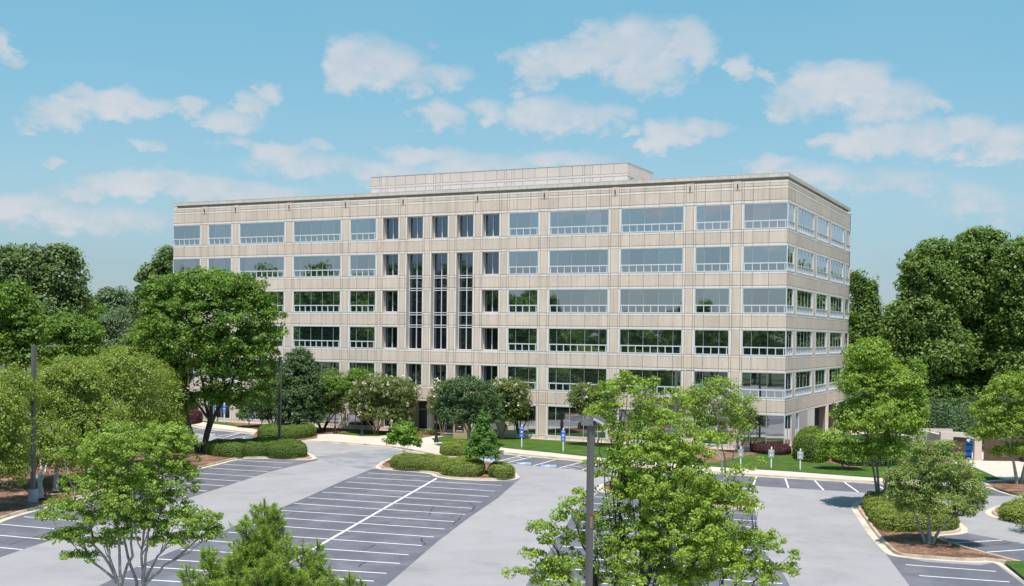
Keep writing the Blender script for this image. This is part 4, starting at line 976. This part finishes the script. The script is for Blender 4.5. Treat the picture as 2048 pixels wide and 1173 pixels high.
tree('maple_tree', 'light green maple at the right edge beyond the driveway', B(2037, 968),
     [(2015,775,40,32),(1978,820,34,28),(2040,840,48,40),(2000,860,40,32),(2065,770,36,36),(1960,870,20,14),(2055,900,34,16),(2010,905,26,14),(2090,830,40,50)],
     'l_maplewarm', None, 900, 36, .42, .15, 'barkgrey', .25, .42, 3, 200, 55, spread=.7)
tree('small_tree', 'sprig of an olive-leaved tree reaching in at the right edge', B(2115, 1062), [(2075,1045,38,26),(2060,1000,34,14),(2110,1010,50,40),(2120,960,50,40)], 'l_olive', None, 300, 30, .3, .11, 'barkgrey', .12, .4, 3, 120, 56)
tree('holly_tree', 'dark conical holly between the left lamp post and the crape myrtles', B(596, 866),
     [(598,724,26,26),(600,748,38,34),(600,790,50,42),(596,830,48,26)], 'l_holly', None, 1100, 40, .5, .17, 'bark', .22, .3, 1, 20, 61, core=.7)
tree('holly_tree', 'dark evergreen under the right skirts of the big maple', B(545, 855), [(535,800,42,38),(510,825,34,22),(560,780,24,30)], 'l_holly', None, 700, 36, .5, .17, 'barkdark', .2, .3, 3, 30, 62, core=.65)
tree('evergreen_tree', 'dark green multi-trunk tree right of the conical holly', B(645, 862), [(655,775,40,30),(690,790,38,32),(640,810,40,24),(715,765,26,22)], 'l_bigmaple', None, 1000, 36, .5, .17, 'barkdark', .2, .4, 4, 60, 63, spread=1.6, bs=1.2)
tree('holly_tree', 'dense round holly with a pale grey trunk beside the tan sign', B(939, 893),
     [(935,790,52,36),(925,825,50,30),(965,820,42,34),(900,810,28,30),(945,838,34,12)], 'l_holly', None, 1300, 44, .42, .16, 'barkgrey', .22, .3, 1, 20, 64, core=.68, flat=.8)
def flowers(n, upw=.2):
    def f(root, base, bl, C):
        k = rng.choice(len(C), n, replace=False); d = np.array([CAM[0]-base[0], CAM[1]-base[1], 0]); 
        P_ = np.repeat(C[k], 14, 0)+rng.normal(0, .10, (n*14, 3)); cen = np.mean([b[:3] for b in bl], axis=0); v = P_-cen; P_ = P_+v/np.linalg.norm(v, axis=1)[:, None]*.38
        link('blossoms', np_mesh('blossoms', leaves(P_, rand_dirs(len(P_)), .17, .9)-base, quads(len(P_)), M['l_flower'], np.repeat(rng.uniform(0, 1, len(P_)), 4)), root)
    return f
tree('crape_myrtle', 'wide crape myrtle dotted with white blossom, left of the entrance', B(752, 868),
     [(765,775,44,26),(735,800,38,34),(795,790,38,32),(765,825,50,22),(718,815,20,20)], 'l_crape', None, 1200, 36, .42, .15, 'barktan', .17, .45, 5, 60, 65, spread=1.0, core=.6, extra=flowers(110))
tree('crape_myrtle', 'crape myrtle stems and crown directly beside the entrance recess', B(783, 866), [(800,780,30,22),(790,815,34,24)], 'l_crape', None, 200, 34, .42, .15, 'barktan', .15, .45, 4, 40, 66, spread=.8, extra=flowers(14))
tree('crape_myrtle', 'crape myrtle half hidden behind the left of the round holly', B(885, 872), [(880,790,22,24),(875,815,18,26),(895,775,22,16)], 'l_crape', None, 190, 34, .42, .15, 'barktan', .14, .45, 4, 20, 67, extra=flowers(16))
tree('crape_myrtle', 'white-flowering crape myrtle right of the round holly, by the ground floor windows', B(1004, 878),
     [(1010,785,42,26),(1025,815,32,26),(985,800,34,30),(1005,835,34,16)], 'l_crape', None, 900, 36, .42, .15, 'barktan', .16, .45, 5, 50, 68, spread=.9, core=.6, extra=flowers(60))
tree('crape_myrtle', 'crape myrtle left of the maple top, beside the right blue parking sign', B(1190, 892), [(1175,795,36,26),(1195,815,40,24),(1210,785,26,20)], 'l_crape', None, 600, 36, .42, .15, 'barktan', .16, .45, 5, 40, 69, spread=.9, core=.6, extra=flowers(10))
tree('crape_myrtle', 'crape myrtle glimpsed behind the foreground maple', B(1330, 902), [(1320,810,50,24),(1290,835,44,24),(1370,820,34,24)], 'l_crape', None, 260, 34, .45, .16, 'barktan', .16, .45, 5, 30, 70, extra=flowers(8))
tree('crape_myrtle', 'small crape myrtle with slender dark stems by the corner window', B(1478, 905), [(1488,835,26,24),(1470,850,28,18),(1500,850,16,14)], 'l_crape', None, 200, 34, .4, .15, 'barkdark', .10, .4, 4, 40, 71, extra=flowers(8))
# saplings on the centre island
def sapling(base, px, lm, label, seed, spikes, r0=.045, ncl=340, nleaf=30):
    def ex(root, b0, bl, C):
        paths = []; Pk = []
        for x, y in spikes:
            t = at(x, y, depth(base)); m0 = np.array(bl[0][:3]); q = bez(m0, m0*.5+t*.5+np.array([0, 0, -.2]), t, 6); paths.append((q, np.linspace(.02, .006, 6), 4))
            for f_ in np.linspace(.35, 1, 16): Pk += [m0+(t-m0)*f_+rng.normal(0, .07, 3) for _ in range(4)]
        V, F = tubes_np(paths); link('shoot', np_mesh('shoot', V-b0, F, M['bark']), root)
        Pk = np.array(Pk); link('shoot_leaves', np_mesh('shoot_leaves', leaves(Pk, rand_dirs(len(Pk)), .15)-b0, quads(len(Pk)), M[lm], np.repeat(rng.uniform(.3, 1, len(Pk)), 4)), root)
    tree('sapling', label, base, px, lm, None, ncl, nleaf, .24, .14, 'bark', r0, .45, 1, 60, seed, extra=ex, core=.3)
sapling(B(808, 926), [(808,870,27,24),(795,880,22,18),(822,882,22,17)], 'l_bright', 'round bright green sapling with spiky shoots on the centre island', 72, [(780,845),(792,847),(802,838),(812,844),(820,836),(832,855),(779,882),(836,884),(826,846)])
sapling(B(967, 947), [(967,880,24,34),(958,903,27,18),(978,903,24,18),(967,845,12,20)], 'l_sapling', 'upright green sapling on the right end of the centre island', 73, [(967,812),(958,838),(977,835),(948,868),(990,870),(942,885),(997,884),(952,852)], ncl=520)
# --- big background trees
tree('oak_tree', 'tall dark oak with rounded top just right of the conifer', Bd(1850, 134), [(1858,560,52,60),(1840,640,60,60),(1800,660,34,50),(1870,710,70,60),(1820,740,60,55),(1870,500+10,34,28),(1780,720,30,50),(1860,790,70,30)], 'l_oak', 134, 2300, 40, .85, .34, 'barkdark', .5, .3, 1, 60, 81, core=.7, flat=.7, group='dark oaks right of the building')
tree('oak_tree', 'highest dark oak, its domed crown in the middle of the right group', Bd(1945, 138), [(1945,530,62,56),(1915,600,70,66),(1985,620,60,66),(1940,700,80,66),(1905,780,60,40),(1990,760,50,50),(1960,480,40,20)], 'l_oak', 138, 2400, 40, .85, .34, 'barkdark', .5, .3, 1, 60, 82, core=.7, flat=.7, group='dark oaks right of the building')
tree('oak_tree', 'dark oak cut by the right edge', Bd(2050, 132), [(2030,555,50,60),(2060,520,60,50),(2050,640,62,80),(2040,740,60,60),(2110,600,70,110)], 'l_oak', 132, 1600, 40, .85, .34, 'barkdark', .5, .3, 1, 40, 83, core=.7, flat=.7, group='dark oaks right of the building')
tree('conifer_tree', 'ragged upright conifer showing beside the far end of the building', Bd(1727, 165), [(1718,590,14,44),(1735,600,14,40),(1725,660,30,50),(1745,640,16,46),(1715,720,36,60),(1706,570,7,26),(1748,585,6,28)], 'l_oak', 165, 620, 34, .8, .38, 'barkdark', .4, .4, 1, 20, 84, core=.6, flat=1.2)
tree('oak_tree', 'broad dark oak on the skyline at the far left', Bd(70, 165), [(40,540,62,48),(120,555,46,52),(90,620,80,56),(20,600,60,60),(150,600,24,44),(125,510,30,20),(60,690,90,50)], 'l_farleft', 165, 1500, 32, 1.15, .45, 'bark', .5, .3, 1, 120, 85, core=.55)
tree('maple_tree', 'bright green tree at the left edge in front of the skyline oak', Bd(25, 112), [(20,620,50,48),(45,660,40,44),(10,700,60,50),(60,715,34,34),(25,590,30,20)], 'l_bigmaple', 112, 700, 36, .7, .28, 'barkdark', .35, .3, 1, 60, 86, core=.6)
tree('oak_tree', 'loose mid-green tree below the skyline oak', Bd(145, 138), [(140,660,50,32),(170,680,34,34),(110,690,34,34),(150,710,50,30)], 'l_bigmaple', 138, 520, 34, .75, .3, 'barkgrey', .3, .3, 1, 80, 87, core=.45)
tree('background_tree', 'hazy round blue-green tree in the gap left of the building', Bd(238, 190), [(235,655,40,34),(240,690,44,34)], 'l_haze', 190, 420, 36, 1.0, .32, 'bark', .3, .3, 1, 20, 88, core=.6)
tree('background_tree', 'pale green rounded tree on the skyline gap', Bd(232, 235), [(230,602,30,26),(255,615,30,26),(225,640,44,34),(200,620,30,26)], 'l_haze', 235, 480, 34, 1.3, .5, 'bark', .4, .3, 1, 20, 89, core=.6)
tree('background_tree', 'light green tree under the skyline gap', Bd(190, 200), [(190,650,34,34),(180,620,24,20),(200,690,40,34)], 'l_bigmaple', 200, 420, 34, 1.0, .4, 'bark', .4, .3, 1, 20, 90, core=.6)
tree('oak_tree', 'dark oak peeking out behind the left end of the building', Bd(325, 180), [(315,560,36,36),(345,530,34,36),(300,610,30,50),(350,590,40,50),(325,660,50,50)], 'l_farleft', 180, 620, 34, 1.1, .45, 'barkdark', .5, .3, 1, 20, 91, core=.65)
tree('background_tree', 'leafy tree behind the willow oaks beneath the dark oak', Bd(290, 150), [(285,690,40,30),(260,720,40,30),(320,700,34,34)], 'l_bigmaple', 150, 340, 34, .8, .34, 'bark', .3, .3, 1, 20, 92, core=.6)
# prototypes used again further off, and across the road behind the viewer where the windows mirror them
def proto(name, label, kind, lm, seed, group):
    if kind == 'pine': bl = [(0, 0, 17, 2.6, 2.6, 3.4), (.8, .3, 13.5, 3.2, 3.2, 2.4), (-.9, .2, 11, 3.4, 3.4, 2.0), (0, -.8, 20, 1.6, 1.6, 2.0)]
    elif kind == 'round': bl = [(0, 0, 11, 4.6, 4.6, 3.6), (2.2, 1, 8, 3.6, 3.6, 3.2), (-2.4, -.6, 8.4, 3.8, 3.8, 3.4), (.5, -1.5, 13.5, 3, 3, 2.2), (-.8, 1.8, 5.5, 4, 4, 2.8)]
    else: bl = [(0, 0, 13, 4.6, 4.6, 4.6), (1.4, .6, 9, 4.4, 4.4, 4), (-1.2, -.5, 17, 3.4, 3.4, 3), (-1.5, .7, 6.4, 4.2, 4.2, 3.4)]
    return tree(name, label, (0, 0, 0), [tuple(map(float, b)) for b in bl], lm, 100, 330, 26, 1.0, .5, 'barkdark', .35, .45, 1, 20, seed, core=.55, group=group)
lab = 'dense woodland tree in the far belt behind the building'
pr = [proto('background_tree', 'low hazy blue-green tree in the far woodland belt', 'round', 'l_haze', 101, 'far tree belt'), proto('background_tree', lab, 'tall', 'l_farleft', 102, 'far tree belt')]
rl = 'tall tree across the lot, seen mirrored in the building windows'
pq = [proto('reflected_tree', rl, 'tall', 'l_bigmaple', 103, 'trees mirrored in the glass'), proto('reflected_tree', 'broad round tree across the lot, mirrored in the lower windows', 'round', 'l_bigmaple', 104, 'trees mirrored in the glass'), proto('reflected_tree', 'tall thin pine across the lot, mirrored above the third row rails', 'pine', 'l_oak', 105, 'trees mirrored in the glass')]
used = set()
def put(p_, x, y, sc, z=G):
    if id(p_) not in used:
        used.add(id(p_)); p_.location = (x, y, z); p_.scale = (sc,)*3; return p_
    return copy_tree(p_, (x, y, z), random.uniform(0, 6.28), sc)
# far belt left and right
for x in range(-30, 380, 42):
    a = at(x+random.uniform(-8, 8), 700, random.uniform(225, 275)); put(pr[random.random() < .4], a[0], a[1], random.uniform(.72, .95))
for x in range(1690, 2140, 60):
    a = at(x, 700, random.uniform(175, 200)); put(pr[1], a[0], a[1], random.uniform(.7, .85))
# mirrored trees: tall on the left, lower to the right
for i in range(40):
    x = -216+i*4.6+random.uniform(-1.5, 1.5); y = -168+random.uniform(-6, 10)
    tall = x < -118
    sc = random.uniform(1.3, 1.55) if tall else random.uniform(.76, .88)
    if tall and i % 3 == 0: put(pq[0], x, y, sc*1.02)
    else: put(pq[i % 2], x, y, sc)
for i in range(22): put(pq[1], -230+i*11+random.uniform(-2, 2), -205+random.uniform(-5, 5), random.uniform(.85, 1.0))
for x, y, s_ in ((-98, -150, 1.02), (-93, -152, .93), (-74, -148, .72), (-58, -150, .86), (-55, -154, .9), (-30, -150, .7)): put(pq[2], x, y, s_)
for x, y, s_ in ((-150, -120, .9), (-165, -118, 1.), (-135, -135, .95), (-182, -125, 1.05), (-112, -140, .62), (-84, -132, .5), (-64, -136, .5)): put(pq[1], x, y, s_)
# trees mirrored by the side windows
for x, y, s_ in ((9, 52, .95), (14, 62, 1.1), (22, 78, 1.15), (12, 84, 1.1), (30, 96, 1.15), (20, 108, 1.2), (34, 70, 1.)): put(pq[0], x, y, s_)

# ------------------------------------------------------------------ signs, lamps, enclosure, bin
def wsign(x, y, ytop, col, label, group, extra_grey=False):
    b0 = np.array(B(x, y)); D = depth(b0); htop = at(x, ytop, D)[2]-b0[2]
    fx = math.atan2(CAM[0]-b0[0], -(CAM[1]-b0[1]))
    o = empty('parking_sign', tuple(b0), fx*.25); tag(o, label, 'parking sign', group)
    MB().box(-.05, .05, -.05, .05, 0, htop-.02).box(-.035, .035, -.035, .035, htop-.02, htop).build('post', M['white'], o)
    if extra_grey:
        z1 = htop-.22; w = .245; z0 = z1-.66
        f = MB().box(-w, w, -.085, -.055, z0, z1).build('sign_plate', M['signgrey'], o)
        t = MB()
        for i in range(12):
            a0, a1 = i*math.pi/6, (i+1)*math.pi/6; q = lambda a, r: (r*math.cos(a), -.088, z0+.21+r*math.sin(a)); t.quad(q(a0, .115), q(a1, .115), q(a1, .07), q(a0, .07))
        t.box(-.025, .02, -.089, -.086, z0+.16, z0+.26); t.box(-.16, .16, -.089, -.086, z1-.13, z1-.09); t.box(-.13, .13, -.089, -.086, z1-.21, z1-.17)
        t.build('sign_lettering', M['white'], f)
    else:
        z1 = htop-.22; w = .225; z0 = z1-.98
        f = MB().box(-w, w, -.085, -.055, z0+.34, z1).build('sign_plate', M['signblue'], o); f2 = MB().box(-w, w, -.085, -.055, z0, z0+.32).build('sign_plate', M['signblue'], o)
        t = MB().box(-.15, .15, -.089, -.086, z1-.11, z1-.07).box(-.13, .13, -.089, -.086, z1-.19, z1-.15).box(-.095, .095, -.089, -.086, z0+.40, z0+.60); t.build('sign_lettering', M['white'], f)
        b2_ = MB().box(-.02, .01, -.092, -.090, z0+.47, z0+.57).box(-.03, .04, -.092, -.090, z0+.44, z0+.47); b2_.build('wheelchair_symbol', M['signblue'], f)
        MB().box(-.10, .10, -.089, -.086, z0+.22, z0+.25).box(-.13, .13, -.089, -.086, z0+.14, z0+.17).box(-.08, .08, -.089, -.086, z0+.06, z0+.09).build('sign_lettering', M['white'], f2)
    return o
gb = 'blue accessible parking signs'
wsign(1043.5, 895.5, 849.5, 0, 'blue accessible parking sign on the open lawn, next to the entrance side', gb)
wsign(1126.5, 904, 856, 0, 'blue accessible parking sign on the lawn just left of the near lamp post', gb)
wsign(1340, 922, 876, 0, 'blue accessible parking sign mostly hidden by the foreground maple', gb)
wsign(432, 843.5, 806, 0, 'blue parking sign seen between the two right stems of the big maple', gb)
wsign(449, 846, 806, 0, 'blue parking sign just right of the big maple stems', gb)
wsign(498, 852.5, 816, 0, 'blue parking sign on the left lawn near the window pier', gb)
wsign(523.5, 855.5, 820, 0, 'white-posted sign below the dark evergreen', gb)
wsign(579.5, 853.5, 818, 0, 'white-posted sign in front of the conical holly', gb)
gg = 'grey visitor parking signs'
wsign(1481.5, 933, 893, 0, 'grey visitor sign beside the half-bare maple, first of three on the corner lawn', gg, True)
wsign(1542.5, 937, 894, 0, 'grey visitor sign in front of the burgundy shrubs, middle of three', gg, True)
wsign(1600.5, 940.5, 897.5, 0, 'grey visitor sign before the ball-shaped shrub, last of three', gg, True)
def post_top(x, y, ytop, label):
    b0 = np.array(B(x, y)); h_ = at(x, ytop, depth(b0))[2]-b0[2]; o = empty('lamp_post', tuple(b0)); tag(o, label, 'lamp post', 'black pedestrian lamp posts')
    MB().tube([(0, 0, 0), (0, 0, .12), (0, 0, .3), (0, 0, .75), (0, 0, .9)], [.24, .24, .16, .13, .08], 12).build('base', M['black'], o)
    MB().tube([(0, 0, .9), (0, 0, h_-.6)], .06, 10).build('pole', M['black'], o)
    MB().tube([(0, 0, h_-.6), (0, 0, h_-.5), (0, 0, h_-.25)], [.07, .16, .2], 10).build('lamp_head', M['black'], o)
    MB().tube([(0, 0, h_-.25), (0, 0, h_-.2), (0, 0, h_)], [.3, .3, .04], 12).build('lamp_cap', M['black'], o)
post_top(872.3, 885, 797, 'black pedestrian lamp post at the fork of the entrance path')
post_top(724, 872, 786, 'black pedestrian lamp post in front of the blossoming crape myrtle')
post_top(670, 868, 784, 'black pedestrian lamp post left of the crape myrtle, by the multi-trunk tree')
# tan monument sign
b0 = np.array(B(922, 878)); D = depth(b0); s_ = D/FOC; hh = at(922, 838, D)[2]-b0[2]
o = empty('monument_sign', tuple(b0), math.radians(14)); tag(o, 'tan monument sign with dark brown tenant plaques beside the entrance path', 'sign')
MB().box(-.78, .78, -.25, .25, 0, hh).build('sign_body', M['tanstone'], o)
MB().box(-.82, .82, -.29, .29, hh, hh+.10).build('sign_cap', M['tanstone'], o)
for i, (z0, z1) in enumerate(((hh*.86, hh*.98), (hh*.72, hh*.84), (hh*.54, hh*.70), (hh*.36, hh*.52))):
    pq_ = MB().box(-.60, .34, -.275, -.25, z0, z1).build('plaque', M['plaque'], o)
    t = MB(); zc = (z0+z1)/2
    if i < 2:
        for k in range(2): t.box(-.45+.1*k, .2-.05*k, -.279, -.276, zc+.05-k*.10, zc+.075-k*.10)
    elif i == 2: t.box(-.2, .0, -.279, -.276, zc-.03, zc+.05); t.box(-.28, .08, -.279, -.276, zc-.01, zc+.01)
    else: t.box(-.48, .22, -.279, -.276, zc-.10, zc-.03)
    t.build('plaque_lettering', M['white'], pq_)
b0 = B(840, 858)
o = empty('trash_bin', b0); tag(o, 'black litter bin at the left of the entrance', 'bin')
MB().tube([(0, 0, 0), (0, 0, .1), (0, 0, .85)], [.26, .3, .32], 12).build('bin_body', M['black'], o); MB().tube([(0, 0, .85), (0, 0, .95), (0, 0, 1.02)], [.34, .33, .12], 12).build('bin_lid', M['black'], o)
# waste enclosure
def upright(name, pxs, par, mm, D0, D1, thick=.25, z0=None):
    """vertical masonry piece between two photograph pixels; pxs=(x0,ytop0,x1,ytop1)"""
    pass
e0 = np.array([*gp(1879, 921, WK), WK]); e1 = np.array([*gp(1961.5, 922, WK), WK]); u = (e1-e0)/np.linalg.norm(e1-e0); LE = float(np.linalg.norm(e1-e0)); ang = math.atan2(u[1], u[0])
o = empty('waste_enclosure', tuple(e0), ang); tag(o, 'pink-tan masonry waste enclosure with an arched top and brown gates beside the driveway', 'enclosure')
sx = LE/82.5; Hh = at(1879, 864, depth(e0))[2]-WK
def ex(px_): return (px_-1879)*sx
wl = MB().box(0, ex(1904), -.2, .2, 0, Hh).box(ex(1947), ex(1961.5), -.2, .2, 0, Hh*.88)
k0 = len(wl.v); 
for i in range(6):
    a0, a1 = ex(1904)+(ex(1947)-ex(1904))*i/6, ex(1904)+(ex(1947)-ex(1904))*(i+1)/6; zb = Hh*(.84-.08*(i/6)**2); wl.box(a0, a1, -.2, .2, zb-.02, Hh-(Hh*.12)*(i/6)**2)
wl.build('wall', M['enclosure'], o)
MB().box(-.2, .2, .2, 7, 0, Hh*.9).build('side_wall', M['enclosure'], o, (.2, 0, 0)); MB().box(0, LE, 6.8, 7.1, 0, Hh*.9).build('back_wall', M['enclosure'], o)
gt = MB()
for i in range(5): gt.box(ex(1905)+i*(ex(1930)-ex(1905))/5+.01, ex(1905)+(i+1)*(ex(1930)-ex(1905))/5-.01, -.06, -.0, .08, Hh*.84)
gt.build('gate', M['brown'], o)
g2 = MB()
for i in range(8):
    a = i*.48; g2.box(LE+.12+a, LE+.12+a+.46, -.35, -.29, .08, Hh*.78)
g2.box(LE+.1, LE+4., -.37, -.35, Hh*.42, Hh*.45); g2.build('gate', M['brown'], o)
MB().box(LE+3.3, LE+4.15, -1.0, -.4, 0, .42).tube([(LE+3.35, -1.0, .1), (LE+3.35, -.4, .1)], .1, 8).build('gate_stop', M['black'], o)
# blue compactor inside the opening
cb = np.array(e0)+u*ex(1938.5)+np.array([-u[1], u[0], 0])*1.0
o2 = empty('waste_container', tuple(cb), ang); tag(o2, 'blue steel waste container standing in the open gateway of the enclosure', 'container')
w2 = (ex(1946)-ex(1930))/2+.25
MB().box(-w2, w2, 0, 2.6, .15, Hh*.78).build('container_body', M['bluebin'], o2)
fr = MB()
for i in range(4): fr.box(-w2, w2, -.05, 0, .3+i*.55, .38+i*.55)
fr.build('container_rib', M['bluebin'], o2); MB().box(0.1, .42, -.056, -.051, Hh*.66, Hh*.73).box(.18, .34, -.056, -.051, Hh*.62, Hh*.66).box(-w2+.1, 0, -.056, -.051, Hh*.47, Hh*.53).build('container_marking', M['white'], o2)
MB().box(-w2, -w2+.12, -.05, .05, 0, .15).box(w2-.12, w2, -.05, .05, 0, .15).box(-w2, -w2+.12, 2.4, 2.55, 0, .15).box(w2-.12, w2, 2.4, 2.55, 0, .15).build('container_feet', M['black'], o2)
# low pale wall and railing left of the enclosure
f0 = np.array([*gp(1790, 912, WK), WK]); f1 = np.array([*gp(1876, 914, WK), WK]); uu = f1-f0; LL = float(np.linalg.norm(uu))
o3 = empty('railing', tuple(f0), math.atan2(uu[1], uu[0])); tag(o3, 'low pale wall with a steel rail leading to the waste enclosure', 'railing')
MB().box(0, LL*.45, 0, .2, 0, 1.9).build('wall', M['enclosure'], o3)
rl_ = MB()
for z_ in (1.5, 1.9, 2.3): rl_.tube([(LL*.45, .1, z_), (LL, .1, z_)], .035, 6)
rl_.build('rail', M['fixlight'], o3)
for i in range(5): MB().box(LL*(.46+.13*i), LL*(.46+.13*i)+.08, .06, .14, 0, 2.35).build('post', M['fixlight'], o3)
